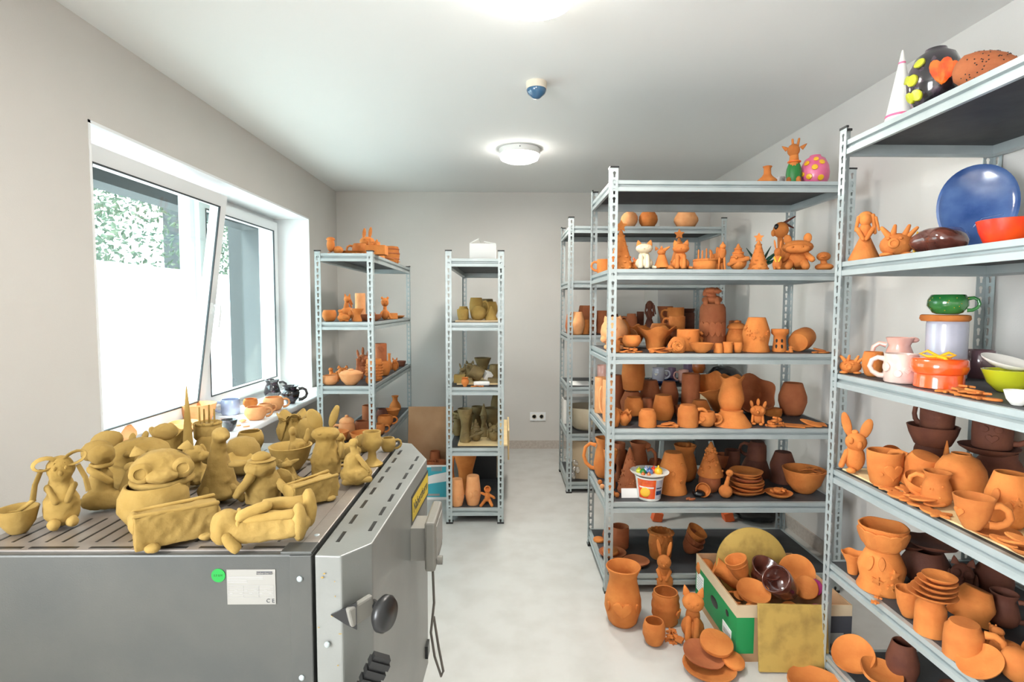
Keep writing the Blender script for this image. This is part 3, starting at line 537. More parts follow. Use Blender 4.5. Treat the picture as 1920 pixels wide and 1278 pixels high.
def CLTEX():
    if not _t:
        t = bpy.data.textures.new('clay_lumps', 'CLOUDS'); t.noise_scale = .022; _t.append(t)
    return _t[0]

# ---------------------------------------------------------------- placing
CATN = {'cup':('cup','cup'),'mug':('mug','mug'),'round':('rounded_cup','cup'),'bowl':('bowl','bowl'),'dish':('shallow_dish','dish'),'vase':('vase','vase'),'pot':('clay_pot','pot'),'tall':('cylinder_vase','vase'),
 'jug':('jug','jug'),'goblet':('goblet','goblet'),'flare':('flared_vase','vase'),'bottle':('bottle_vase','vase'),'neck':('necked_vase','vase'),'urn':('urn','vase'),'barrel':('barrel_pot','pot'),'burner':('oil_burner','oil burner'),'hour':('waisted_vase','vase'),
 'sphere':('round_pot','pot'),'inv':('upturned_cup','cup'),'invcup':('upturned_cup','cup'),'invpot':('upturned_pot','pot'),'invvase':('upturned_vase','vase'),'invbowl':('upturned_bowl','bowl'),'ball':('clay_ball_pot','pot'),'cone':('clay_cone','ornament'),
 'tile':('clay_disc','plate'),'spike':('clay_spike','ornament'),'dome':('domed_pot','pot'),'ridge':('ridged_jar','jar'),'plate':('plate','plate'),'leafp':('leaf_plate','plate')}
FCAT = {'rabbit':'rabbit_figurine','cat':'cat_figurine','fox':'fox_figurine','tree':'clay_tree','gnome':'gnome_figurine','snail':'scarf_figurine','cake':'clay_cake','stork':'stork_figurine','bird':'bird_figurine','cow':'cow_figurine','duck':'duck_figurine',
 'lady':'lady_figurine','piggy':'piggy_bank','pig':'pig_figurine','hog':'hedgehog_figurine','owl':'owl_figurine','giraffe':'giraffe_figurine','boot':'clay_boot','boot2':'animal_figurine','bear':'bear_figurine','horse':'horse_figurine','pear':'bird_figurine','seal':'seal_figurine',
 'mermaid':'mermaid_figurine','mouse':'mouse_figurine','hatele':'hatted_elephant_figurine','face':'clay_face_pot','dog':'dog_figurine','hen':'hen_figurine','mound':'clay_castle_mound','lying':'lying_figurine','slab':'clay_slab_trough','bunnypot':'rabbit_figurine','tallrabbit':'rabbit_figurine','bigear':'rabbit_figurine','doll':'clay_doll'}
_n = [0]
ITEMS = []
SURF = {}
def locate(sf, px, a):
    """a point on a surface: 'Y' racks seen from the front (a = distance behind the front edge), 'X' the rack along the right wall (a = distance behind its front), 'P' a = row in the photograph"""
    mode, z, ref = SURF[sf]
    if mode == 'P':
        d = ray(px, a); t = (z-CH)/d.z; return Vector((d.x*t, d.y*t, z))
    if mode == 'Y':
        Y = ref + a; d = ray(px, 600); X = d.x/d.y*Y
        for _ in range(3):
            c = w2c(X, Y, z); p = 960+F*c[0]/c[1]; X += (px-p)/F*c[1]
        return Vector((X, Y, z))
    X = ref + a; d = ray(px, 600); Y = X*d.y/d.x
    for _ in range(5):
        c = w2c(X, Y, z); p = 960+F*c[0]/c[1]; c2 = w2c(X, Y+.01, z); p2 = 960+F*c2[0]/c2[1]; Y += (px-p)/(p2-p)*.01
    return Vector((X, Y, z))
for i, z in enumerate(zD): SURF['D%d' % (i+1)] = ('Y', z, DY)
for i, z in enumerate(zE): SURF['E%d' % (i+1)] = ('Y', z, EY)
for i, z in enumerate(zB): SURF['B%d' % (i+1)] = ('Y', z, BY)
for i, z in enumerate([1.77]+zB[1:]): SURF['A%d' % (i+1)] = ('Y', z, AY)
for i, z in enumerate(zC): SURF['C%d' % (i+1)] = ('X', z, CX)
for i in (3, 4, 5): SURF['P%d' % (i+1)] = ('P', zC[i] + (.008 if i == 3 else 0), 0)
KZ = .95
SURF['K'] = ('P', KZ, 0); SURF['S'] = ('P', WZ0, 0); SURF['F'] = ('P', 0, 0); SURF['BX'] = ('P', .12, 0)
for k, (m_, z_, r_) in list(SURF.items()): SURF[k] = (m_, z_ + .0003, r_)
HA = {'L':180, 'R':0, 'F':-90, 'B':90, 'FL':-135, 'FR':-45, 'BL':135, 'BR':45}
def put(sf, kind, px, a, w, h, m, label, hd=None, rel=None, tilt=None, dz=0, rz=0, group=None, lid=None, knob=None, name=None, cat=None, ridges=0, wavy=0, amp=.035, over=None, clay=False, big=1, thick=1, relm=None, spout=None, lean=None, dx=0, dy=0):
    _n[0] += 1; sd = _n[0]; rr = random.Random(sd)
    p = locate(sf, px, a); dep = depth(*p); t = abs(px-945)/F
    w = w*dep/F/sqrt(1+t*t*.9); h = h*dep/F
    nm, ct = CATN.get(kind) or (FCAT[kind], FCAT[kind].rsplit('_', 1)[-1])
    nm = name or nm; ct = cat or ct
    z = p.z + dz; face = atan2(-p.x, p.y)
    n = (20 if max(w, h)*F/dep < 32 else 30) + (18 if wavy else 0)
    root = empty(nm, (p.x+dx, p.y+dy, z), face + radians(rz)); tag(root, label, ct, group)
    mm = M[m]
    if kind in FG: figure(root, FG[kind], w, h, mm, clay, {k: M[v] for k, v in (over or {}).items()})
    if kind in FG:
        lo = min(v.co.z for ch in root.children for v in ch.data.vertices)
        for ch in root.children: ch.location.z -= lo
    if kind not in FG:
        simple = not (hd or rel or lid or knob or spout)
        g = shape(kind, w, h, n, sd, amp, ridges, wavy)
        b = obj('body', g, mm, root, angle=55)
        if spout is not None:
            sg = G().ell((0,0,0),(w*.13,w*.2,h*.08), T=Matrix.Rotation(radians(spout-90),4,'Z') @ Matrix.Translation((0,w*.42,h*.95))); obj('spout', sg, mm, root)
        if hd is not None:
            for hh in str(hd).split(','):
                obj('handle', handle(w, h, HA.get(hh, 0), big=big, thick=thick, prof=kind), M[(over or {}).get('handle', m)], root)
        if rel:
            for rg in relief(kind, w, h, rel, rr): obj('relief_ornament', rg, M[relm or m], root, angle=24)
        if lid: 
            lg = shape('dome' if lid == 1 else 'tile', w*.9, h*.28, n, sd+.5, .02); o = obj('lid', lg, M[(over or {}).get('lid', m)], root); o.location.z = h*.985
            kg = G().ell((0,0,h*.32), (w*.12,w*.12,h*.08)); obj('knob', kg, M[(over or {}).get('knob', m)], o)
        if simple:   # a thing of one piece needs no parts
            loc, ro = root.location.copy(), root.rotation_euler.copy(); bpy.data.objects.remove(root)
            b.name = nm; b.parent = None; b.location = loc; b.rotation_euler = ro; root = b; tag(b, label, ct, group)
    if not tilt and dz == 0: ITEMS.append([root, sf, w/2*(.9 if kind in FG else 1.0), root.location.copy(), []])
    elif ITEMS:
        best = min((i for i in ITEMS if i[1] == sf), key=lambda i: (i[3].xy-root.location.xy).length, default=None)
        if dz and best and (best[3].xy-root.location.xy).length < .05: best[4].append(root)
    if tilt:
        lz = 0
        Rm = Matrix.Rotation(root.rotation_euler.z, 3, 'Z') @ Matrix.Rotation(radians(tilt[1]), 3, 'Y') @ Matrix.Rotation(radians(tilt[0]), 3, 'X')
        vs = []
        for c in ([root] if root.type == 'MESH' else list(root.children)):
            vs += [Rm @ (v.co + (c.location if c is not root else Vector())) for v in c.data.vertices]
        lo = min(v.z for v in vs); mx = (min(v.x for v in vs)+max(v.x for v in vs))/2; my = (min(v.y for v in vs)+max(v.y for v in vs))/2
        root.rotation_euler = Rm.to_euler(); root.location.z = z - lo
        root.location.x -= mx; root.location.y -= my
    return root
ORD = 'first second third fourth fifth sixth seventh eighth ninth tenth eleventh twelfth'.split()
def pile(sf, pts, kind, m, label, group, size, th=.006, seed=0, cat='ornament', name='flat_ornament', tiltmax=12, dz0=0):
    """flat clay pieces, each its own object, laid one over another"""
    rr = random.Random(seed+11); order = sorted(range(len(pts)), key=lambda i: pts[i][0])
    for i, (px, a, lv) in enumerate(pts):
        p = locate(sf, px, a); kd = kind[i % len(kind)] if isinstance(kind, (list, tuple)) else kind
        r = size*rr.uniform(.8, 1.15); poly = OUT[kd](r); n_ = len(poly); q = Vector((rr.random()*9, i, 0))
        g = G(); g.v = [(x*.94, y*.94, 0) for x, y in poly] + [(x, y, th*.5+ .25*th*noise.noise(Vector((x*40,y*40,i)))) for x, y in poly] + [(x*.93, y*.93, th) for x, y in poly] + [(0,0,th*1.1)]
        g.f = [tuple(range(n_))[::-1]] + [(j,(j+1)%n_,n_+(j+1)%n_,n_+j) for j in range(n_)] + [(n_+j,n_+(j+1)%n_,2*n_+(j+1)%n_,2*n_+j) for j in range(n_)] + [(2*n_+j,2*n_+(j+1)%n_,3*n_) for j in range(n_)]
        g.m = [0]*len(g.f)
        o = obj(name, g, M[m], None, angle=40); t = tiltmax if lv else 0
        o.location = (p.x, p.y, p.z + dz0 + lv*th*1.25 + (r*sin(radians(t))*.35 if lv else 0)); o.rotation_euler = (radians(rr.uniform(-t,t)), radians(rr.uniform(-t,t)), rr.random()*6.3)
        tag(o, label + ', ' + ORD[order.index(i)] + ' from left', cat, group)
# ---------------------------------------------------------------- kiln
KX0, KX1, KY0, KY1 = -1.06, -.376, 1.05, 1.93
kr = empty('pottery_kiln', (-.7, 1.5, 0)); tag(kr, 'large grey electric kiln topped with unfired ochre clay figures', 'kiln')
def kpart(name, g, m, par=None, smooth=False, bev=0, angle=50):
    g.v = [(x+.7, y-1.5, z) for x, y, z in g.v]
    o = obj(name, g, m, par or kr, smooth, angle=angle)
    if bev: b = o.modifiers.new('b', 'BEVEL'); b.width = bev; b.segments = 2; b.limit_method = 'ANGLE'
    return o
body = kpart('body', G().box((KX0,KY0,.30),(KX1,KY1,KZ-.003)), M['kiln'], bev=.004)
kpart('top_plate', G().box((KX0+.006,KY0+.016,KZ-.003),(KX1-.034,KY1-.02,KZ)), M['ktop'])
kpart('edge_strip', G().box((KX1-.033,KY0+.045,KZ-.003),(KX1,KY1-.01,KZ+.002)), M['ktop'], bev=.002)
kpart('corner_cover', G().box((KX1-.06,KY0-.001,KZ-.004),(KX1+.001,KY0+.044,KZ+.003)), M['kiln'], bev=.002)
kpart('corner_panel', G().box((KX1-.042,KY0-.003,.30),(KX1+.001,KY0+.03,KZ-.004)), M['kiln'], bev=.002)
for i in range(6): kpart('vent_slot', G().box((KX0+.012+.108*i+(.01 if i > 1 else 0), KY0+.022, KZ), (KX0+.012+.108*i+.094, KY0+.031, KZ+.0006)), M['blk'])
for row in range(4):
    for i in range(18):
        x = KX0+.03+.0335*i; y = KY0+.052+.2*row
        kpart('vent_slot', G().box((x-.0025,y,KZ),(x+.0025,y+.125,KZ+.0006)), M['blk'])
g = G()
for x, z in ((KX1-.022,.90),(KX1-.022,.70),(KX1-.022,.50)): g.ell((x,KY0-.004,z),(.006,.003,.006))
for y in (1.13,1.5,1.85): g.ell((KX1-.016,y,KZ+.002),(.006,.006,.002))
kpart('screw', g, M['metal'], smooth=True)
DP = [(-.366,1.04),(-.314,1.036),(-.268,1.094),(-.245,1.712),(-.325,1.91),(-.366,1.925)]
door = kpart('door', G().prism(DP[::1], .28, KZ), M['kdoor'], bev=.003)
for r_, (ya, yb, xa, xb) in enumerate(((1.10,1.86,-.340,-.345),(1.155,1.78,-.288,-.275))):
    for i in range(8 if r_ == 0 else 7):
        t = i/(8 if r_ == 0 else 7); y = ya+(yb-ya)*t; x = xa+(xb-xa)*t; kpart('vent_slot', G().box((x-.004,y,KZ),(x+.004,y+.052,KZ+.0006)), M['blk'])
kpart('screw', G().ell((-.343,1.034,.775),(.006,.004,.006)), M['metal'], smooth=True)
# paint chips of dried clay on the door front
g = G(); rq = random.Random(5)
for i in range(16): x = rq.uniform(-.36,-.315); g.ell((x,1.0375-(x+.366)*.08,rq.uniform(.55,.93)),(rq.uniform(.001,.004),.0006,rq.uniform(.001,.002)), n=6)
kpart('clay_smear', g, M['raw'])
g = G().prism([(-.03,.0),(.02,.025),(.02,-.03),(.0,-.02)], 0, .004, T=rotm(90,0,0,(-.305,1.0365,.835)))
kpart('latch_recess', g, M['blk'])
lt = kpart('latch', G().box((-.028,-.010,-.022),(.026,.004,.018), T=rotm(0,-12,42,(-.282,1.05,.838))), M['ctrl'], bev=.004)
g = G().tube([(-.262,1.07,.838),(-.235,1.035,.838)], .008, 12).lathe([(0,-.012),(.026,-.012),(.034,-.004),(.034,.006),(.028,.014),(0,.014)], 32, T=rotm(90,0,70,(-.232,1.032,.838)))
kpart('door_knob', g, M['blk'], smooth=True, angle=60)
g = G()
for i in range(6): g.box((-.020,-.012+0*i,-.055+.018*i),(.020,.012,-.055+.018*i+.011), T=rotm(0,28,20,(-.262,1.03,.700)))
g.box((-.017,-.008,-.06),(.017,.010,.055), T=rotm(0,28,20,(-.262,1.03,.700)))
kpart('ribbed_grip', g, M['blk'])
# control unit and cable
cu = kpart('control_unit', G().prism([(0,-.085),(.0,.085),(.028,.085),(.028,-.085)], -.05, .085, T=rotm(0,0,0,(-.213,1.52,.77))), M['ctrl'], bev=.006)
kpart('control_bracket', G().box((-.255,1.46,.74),(-.212,1.55,.83)), M['lblp'])
kpart('control_panel', G().box((-.186,1.46,.745),(-.183,1.59,.835)), M['lblp'])
kpart('control_knob', G().lathe([(0,0),(.012,0),(.012,.014),(0,.014)], 20, T=rotm(0,90,0,(-.184,1.475,.735))), M['ctrl'], smooth=True)
kpart('power_cable', G().tube([(-.20,1.50,.69),(-.197,1.50,.60),(-.205,1.49,.52),(-.195,1.49,.45),(-.178,1.50,.385),(-.172,1.50,.40),(-.185,1.5,.47),(-.198,1.5,.56)], .0035, 8), M['cable'], smooth=True)
kpart('door_hinge', G().box((-.253,1.66,.33),(-.238,1.70,.37)), M['blk'])
g = G()
for x in (KX0+.03, -.42):
    for y in (KY0+.03, KY1-.07): g.box((x,y,0),(x+.045,y+.045,.30))
kpart('stand_leg', g, M['kiln'])
# labels on the kiln
def text(body_, size, loc, rot, m, parent, name='lettering', ext=.0003):
    c = bpy.data.curves.new(name, 'FONT'); c.body = body_; c.size = size; c.extrude = ext; c.align_x = 'CENTER'; c.align_y = 'CENTER'
    t = bpy.data.objects.new('tmp', c); COL.objects.link(t); dg = bpy.context.evaluated_depsgraph_get(); me = bpy.data.meshes.new_from_object(t.evaluated_get(dg)); bpy.data.objects.remove(t)
    me.materials.clear(); me.materials.append(M[m]); o = bpy.data.objects.new(name, me); COL.objects.link(o); o.parent = parent; o.location = loc; o.rotation_euler = rot; return o
lp = kpart('type_plate', G().box((-.540,1.0485,.848),(-.446,1.0495,.918)), M['lblp'])
def on(o, x0, z0, x1, z1, m, nm='printing'): return kpart(nm, G().box((x0,1.0478,z0),(x1,1.0486,z1)), m, kr)
g = G().box((-.482,1.0478,.908),(-.452,1.0486,.914)); 
g2 = G()
rq = random.Random(2)
for i, z in enumerate((.9025,.899,.8955,.892)): g2.box((-.538,1.048,z),(-.538+rq.uniform(.035,.07),1.0486,z+.0012))
for z in (.886,.880,.874,.868,.862): g2.box((-.538,1.048,z),(-.450,1.0486,z+.0005))
for x in (-.538,-.509,-.479,-.450): g2.box((x,1.048,.862),(x+.0005,1.0486,.8865))
for i in range(9): x = -.535+.0095*i; g2.box((x,1.048,.870+.006*(i%2)),(x+.006,1.0486,.8712+.006*(i%2)))
kpart('logo_strip', g, M['ink'], lp); kpart('printing', g2, M['inkl'], lp)
text('Nabertherm', .0062, (-.467+.7, 1.0474-1.5, .911), (pi/2,0,0), 'lblp', lp)
text('C E', .011, (-.4565+.7, 1.0480-1.5, .855), (pi/2,0,0), 'ink', lp)
kd_ = kpart('green_sticker', G().lathe([(0,0),(.0135,0),(.0135,.0008),(0,.0008)], 32, T=rotm(90,0,0,(-.5565,1.0495,.906))), M['dotg'], smooth=True)
text('5.5 kW', .006, (-.5565+.7, 1.0483-1.5, .906), (pi/2,0,0), 'grng', kd_)
def doorx(y): return -.268+(y-1.094)/(1.712-1.094)*.023
dang = atan2(1.712-1.094, .023)
Td = Matrix.Translation((doorx(1.60)+.0005, 1.60, .872)) @ Matrix.Rotation(dang, 4, 'Z')
yl = kpart('name_plate', G().box((-.125,-.0008,-.040),(.125,.0,.040), T=Td).box((-.118,-.0012,.016),(.118,-.0006,.034), T=Td), M['blk'])
kpart('name_plate_face', G().box((-.118,-.0014,-.032),(.118,-.0008,.032), T=Td), M['lblk'])
tt = text('Nabertherm', .042, (doorx(1.60)+.7+.0022, 1.60-1.5, .872), (pi/2, 0, dang), 'blk', yl)

# ---------------------------------------------------------------- small builders for boxes and boards
def block(name, cat, label, loc, size, m, rz=0, rx=0, ry=0, bev=.002, group=None):
    g = G().box((-size[0]/2,-size[1]/2,0),(size[0]/2,size[1]/2,size[2])); o = obj(name, g, M[m], None, False); o.location = loc; o.rotation_euler = (radians(rx), radians(ry), radians(rz))
    if bev: b = o.modifiers.new('b', 'BEVEL'); b.width = bev; b.segments = 2
    return tag(o, label, cat, group)
def carton(name, label, loc, size, m, rz=0, flaps=(), inside=None, t=.005):
    r = empty(name, loc, radians(rz)); tag(r, label, 'box'); w, d, h = size
    g = G().box((-w/2,-d/2,0),(w/2,d/2,t)).box((-w/2,-d/2,t),(w/2,-d/2+t,h)).box((-w/2,d/2-t,t),(w/2,d/2,h)).box((-w/2,-d/2+t,t),(-w/2+t,d/2-t,h)).box((w/2-t,-d/2+t,t),(w/2,d/2-t,h))
    obj('body', g, M[m], r, False)
    for (sd, ln, an) in flaps:
        a = radians(an)
        if sd in 'LR':
            s = -1 if sd == 'L' else 1; T = Matrix.Translation((s*w/2,0,h)) @ Matrix.Rotation(s*a, 4, 'Y'); f = G().box((-t/2,-d/2,0),(t/2,d/2,ln), T=T)
        else:
            s = -1 if sd == 'F' else 1; T = Matrix.Translation((0,s*d/2,h)) @ Matrix.Rotation(-s*a, 4, 'X'); f = G().box((-w/2,-t/2,0),(w/2,t/2,ln), T=T)
        obj('flap', f, M[inside or m], r, False)
    return r

# white box on the narrow rack, boards, carton by the wall
p = locate('B1', 906, .30)
carton('cardboard_box', 'white open cardboard box on top of the narrow end-on rack', (p.x, p.y, p.z+.0005), (.175,.22,.115), 'paper', 0, (('L',.07,-62),('R',.08,-80)))
bx = carton('cardboard_box', 'carton with teal and white front and raised brown flap beside the narrow rack', (-.60, 4.20, 0), (.36,.38,.26), 'card', 0, (('B',.36,8),))
fp = obj('printed_front', G().box((-.18,-.1915,.0),(.18,-.1903,.26)), M['paper'], bx, False)
g = G(); g.prism([(-.18,.0),(.18,.0),(.18,.12),(.05,.10),(-.04,.08),(-.18,.06)], 0, .0015, T=rotm(90,0,0,(0,-.1913,.02)))
g.prism([(-.18,.14),(-.02,.16),(.08,.19),(.18,.21),(.18,.25),(-.18,.235)], 0, .0015, T=rotm(90,0,0,(0,-.1913,0)))
obj('teal_print', g, M['teal'], bx, False)
g = G()
for i in range(9): g.box((.06+.009*i,-.1945,.215),(.06+.009*i+.005,-.193,.25))
g.box((.02,-.1945,.03),(.12,-.193,.045))
obj('barcode', g, M['inkl'], bx, False)

def board_on(sf, x0, x1, y0, y1, m, label, th=.012, name='wooden_board'):
    z = SURF[sf][1]+.0005; return block(name, 'board', label, ((x0+x1)/2,(y0+y1)/2,z), (x1-x0,y1-y0,th), m)
board_on('B2', BX+.055, BX+D2-.03, BY+.05, BY+.8, 'card2', 'thin brown board under the raw cups on the narrow rack')
board_on('B3', BX+.06, BX+D2-.03, BY+.11, BY+.9, 'ply', 'wooden board under the damp brown pieces of the narrow rack')
block('wooden_board', 'board', 'pale board under the damp olive figures, jutting out of the narrow rack', (BX+.235, BY+.45, zB[3]+.0005), (.33,.8,.012), 'ply')
block('wooden_board', 'board', 'thick pale plank leaning low behind the narrow rack', (BX+D2+.035, BY+.7, .30), (.012,.5,.22), 'ply')
board_on('C4', CX+.03, CX+D1-.03, CY-W1+.03, CY-.045, 'ply', 'thin yellow plywood sheet covering the right rack shelf under mugs and plates', .006)

# ---------------------------------------------------------------- items: surface, kind, column, where, width px, height px, material, label
# ---- unfired figures on the kiln
kt = dict(clay=True)
r = put('K','rabbit',118,986,104,182,'raw','raw clay rabbit with ribbon-like looped ears sitting at the left corner of the kiln',clay=True,over=dict(ear='raw'))
# looped ribbon ears and the held basket
for c in list(r.children):
    if c.name.startswith('ear'): bpy.data.objects.remove(c)
s_ = depth(*locate('K',118,986))/F
for sx in (-1, 1):
    g = G(); pts = []
    for i in range(15):
        a = pi*2*i/14; pts.append((sx*(6+16*(1-cos(a)))*s_, -.018-.004*i/14, (126+11*sin(a)+ (8 if sx > 0 else -2)*(1-cos(a))*.6)*s_))
    g.tube(pts, 4.6*s_, 8, flat=.45); obj('ear', g, M['raw'], r)
    g = G().tube([(sx*26*s_,-.016,116*s_),(sx*36*s_,-.018,90*s_),(sx*40*s_,-.020,64*s_)], [5*s_,5.5*s_,6*s_], 8, flat=.5); obj('ribbon', g, M['raw'], r)
g = shape('bowl', 62*s_, 46*s_, 20, 3, .08); o = obj('basket', g, M['raw'], r); o.location = (-62*s_, .012, .001)
g = G().tube([(-38*s_,-.01,62*s_),(-62*s_,0,42*s_),(-74*s_,0,44*s_)], 4*s_, 8); obj('arm', g, M['raw'], r)
put('K','mermaid',205,950,108,126,'raw','raw clay mermaid with curled tail and bead collar behind the ribbon-eared rabbit',clay=True)
put('K','mouse',262,915,150,112,'raw','raw clay mouse with round ears behind the goggle-eyed pot',clay=True)
r = put('K','round',300,985,136,78,'raw','wide raw clay bowl carrying the goggle-eyed lid piece at front centre',amp=.07)
put('K','face',308,978,128,86,'raw','goggle-eyed raw clay face piece sitting in the wide bowl',clay=True,dz=.072,dy=.012)
put('K','slab',325,1012,168,84,'raw','long torn-edged raw clay trough lying at the front edge of the kiln',clay=True,rz=6)
put('K','lying',490,1020,195,92,'raw','raw clay figure lying on its back at the front edge of the kiln',clay=True,rz=-4)
put('K','tallrabbit',412,940,92,140,'raw','tall hunched raw clay seal-like animal left of the hatted elephant',clay=True,over={}) if False else put('K','seal',412,940,92,138,'raw','tall raw clay seal with raised head behind the lying figure',clay=True)
put('K','dog',368,912,66,82,'raw','small raw clay dog with drooping ear beside the tall seal',clay=True)
r = put('K','cone',352,872,26,152,'raw','long raw clay horn spike rising highest of all pieces on the kiln',name='clay_horn',cat='horn',amp=.12)
put('K','flare',332,872,78,66,'raw','raw clay bowl with ragged petal rim around the horn spike',wavy=.35)
put('K','pot',392,868,64,52,'raw','squat raw clay pot carrying the candle cake',rel='heart 0 .4 .16')
put('K','cake',388,866,58,62,'raw','raw clay birthday cake with thin candles on a squat pot',dz=.072)
put('K','bunnypot',262,868,70,46,'raw','small raw clay bunny head peeking behind the round-eared mouse',clay=True)
put('K','ball',456,888,72,70,'raw','smooth round raw clay ball pot behind the hatted elephant',amp=.03)
put('K','round',470,846,52,38,'raw','plain raw clay cup on the rear edge of the kiln beside the sill')
put('K','hatele',496,940,100,98,'raw','raw clay elephant wearing a small hat, one ear spread like a plate',clay=True)
put('K','plate',452,902,60,9,'raw','thin raw clay saucer tilted behind the hatted elephant',tilt=(14,8),dz=.045)
r = put('K','bowl',545,880,84,46,'raw','raw clay basket with looped handle left of the big-eared rabbit',name='clay_basket',cat='basket',amp=.08)
s_ = depth(*locate('K',545,880))/F
rr_ = empty('x',(0,0,0)); bpy.data.objects.remove(rr_)
put('K','hen',552,884,40,66,'raw','raw clay bird perched in the looped basket',clay=True,dz=.03,dy=.03)
put('K','urn',553,842,68,66,'raw','raw clay tulip vase with pointed petals at the rear of the kiln',wavy=.3,rel='leaf 0 .7 .35|leaf 50 .7 .35|leaf -50 .7 .35')
put('K','ball',566,842,40,52,'raw','round raw clay bud leaning on the tulip vase',dz=.02,dx=.03,dy=-.03)
put('K','tallrabbit',612,892,66,118,'raw','tall bottle-bodied raw clay rabbit with huge leaf ears',clay=True)
put('K','slab',584,945,112,58,'raw','raw clay boat with scratched planks to the right of the lying figure',clay=True,rz=38,name='clay_boat',cat='boat')
put('K','ball',530,925,44,34,'raw','raw clay lump in the bow of the scratched boat',amp=.2)
put('K','mound',668,908,60,86,'raw','rough raw clay mound with a clinging figure near the right edge of the kiln',clay=True)
put('K','goblet',698,872,40,64,'raw','raw clay goblet on a flared foot at the right edge of the kiln')
put('K','round',728,846,28,26,'raw','little raw clay cup on the far right corner of the kiln',hd='R')
put('K','round',680,846,32,28,'raw','raw clay cup just behind the goblet')
put('K','hen',652,862,54,54,'raw','raw clay hen between the tall rabbit and the cups',clay=True)
put('K','dog',636,850,30,40,'raw','tiny raw clay puppy behind the hen',clay=True)
put('K','fox',540,905,60,44,'raw','raw clay wing-tailed fox in front of the looped basket',clay=True)
pile('K',[(448,925,0),(560,912,0),(640,880,1),(590,868,1)],['leaf','flower'],'raw','loose raw clay petal lying among the kiln figures','loose petals on the kiln',.022,seed=1,name='clay_petal')

# ---- glazed and fired pieces on the window sill
put('S','pot',225,832,66,36,'pal','terracotta pot with cracked flower rim at the near end of the window sill',rel='frill .97 .06')
put('S','dish',372,790,72,34,'pal','wide orange bowl on the sill behind the candle cake',over={})
put('S','dish',345,808,56,18,'pal','shallow orange tray in front of the wide sill bowl')
put('S','mug',433,776,36,28,'lblu','periwinkle mug on the sill with its handle to the left',hd='L')
put('S','round',470,764,28,17,'ter','small terracotta bowl beside the periwinkle mug')
put('S','round',480,786,42,24,'pal','pale fired cup with ornaments heaped in it on the sill',hd='R')
put('S','round',497,774,28,18,'pal','pale fired cup with side handle behind the heaped one',hd='R')
put('S','round',513,768,40,24,'pal','orange mug with round handle in front of the black glazed jug',hd='R')
put('S','jug',511,745,32,34,'blkg','black glazed jug with pink specks by the far window reveal',hd='R')
put('S','urn',545,756,36,33,'blkg','black glazed squat pot with pink specks nearest the metal rack',hd='R')
put('S','bowl',430,808,34,22,'blkg','small black and silver glazed bowl at the front of the sill')
pile('S',[(436,792,0),(446,798,0),(418,787,0),(462,800,0),(455,792,1),(478,806,0)],['leaf','disc','flower'],'pal','pale fired clay fragment lying on the sunlit sill','fragments on the sill',.02,seed=2,name='clay_fragment')

# ---- rack past the sill
put('A1','boot2',632,.12,32,30,'ter','fired lion-haired animal pair at the left end of the top shelf')
put('A1','dish',655,.15,38,7,'ter','flat terracotta dish right of the lion-haired animal')
put('A1','bunnypot',690,.50,34,46,'ter','fired long-eared head figure high among the top shelf pieces')
put('A1','round',672,.25,30,24,'ter','crouching fired cup left of the long-eared head',hd='L')
block('clay_planter', 'planter', 'square orange clay planter behind the front post of the rack', tuple(locate('A1',704,.10)+Vector((0,.04,0))), (.13,.10,.062), 'ter')
put('A1','invbowl',718,.40,40,30,'ter','fired rounded shell dish behind the square planter')
put('A1','barrel',742,.95,38,32,'ter','brown striped barrel at the far right of the top shelf',rel='band .3 .04|band .6 .04|band .85 .04',relm='red')
put('A1','owl',716,.22,24,32,'ter','small fired owl leaning on the square planter')
pile('A1',[(668,.06,0),(680,.07,0),(745,.75,0),(735,.6,1)],['flower','leaf'],'ter','loose orange clay flower on the top of the sill-side rack','loose flowers on the sill-side rack',.025,seed=4)
put('A2','round',617,.12,27,21,'ter','plain orange cup at the left of the second shelf')
put('A2','horse',652,.25,30,50,'ter','fired horse head figure with long mane behind the kissing fish')
put('A2','hen',645,.08,26,24,'ter','small fired fish-like bird before the horse head')
put('A2','tall',676,.42,20,50,'pal','slim pale cylinder vase behind the front post')
put('A2','hour',670,.12,24,24,'ter','flared candle stand beside the front post')
put('A2','dish',694,.30,44,12,'red','wide dark saucer dish under the bear figure')
put('A2','bear',722,.60,24,42,'ter','small fired frog-bear with outstretched arms')
put('A2','tall',737,.85,22,11,'ter','short round clay tin behind the frog-bear')
put('A2','plate',754,1.15,26,5,'ter','flat clay plate at the far end of the second shelf')
put('A2','bottle',700,.55,12,30,'red','thin dark spouted bottle leaning near the post')
put('A3','bowl',658,.06,46,22,'pal','pale bowl with scratched band and domed lid at the shelf front',lid=1)
put('A3','round',619,.06,32,18,'pal','plump pale covered bowl at the left end of the third shelf')
put('A3','hen',612,.22,26,28,'ter','fired shell bird behind the covered bowl')
put('A3','owl',643,.30,28,28,'ter','fired rolled cloth figure behind the scratched bowl')
put('A3','bottle',672,.35,20,38,'red','long-necked reddish bottle behind the domed-lid bowl')
put('A3','hog',681,.55,26,48,'red','dark curly-haired head figure behind the bottle vase')
put('A3','barrel',712,.28,32,40,'ter','pot covered with rows of clay beads',rel='beads 6 .055')
put('A3','tall',714,.75,24,54,'red','tall dark cylinder with a big clay bow',rel='heart -5 .85 .22|heart 15 .8 .2')
put('A3','round',731,.55,24,27,'ter','round pot with face right of the beaded pot',rel='heart 0 .5 .2')
put('A3','bottle',730,.95,14,30,'ter','small bottle vase behind the faced pot')
put('A3','owl',741,.85,14,26,'ter','small fired owl figurine at the right of the beaded pot row')
put('A3','dish',752,1.2,20,10,'drk','dark glazed dish on white saucer at the far end of the shelf',over={})
put('A3','ball',693,.10,16,14,'ter','small fired walnut-like ball by the front post')
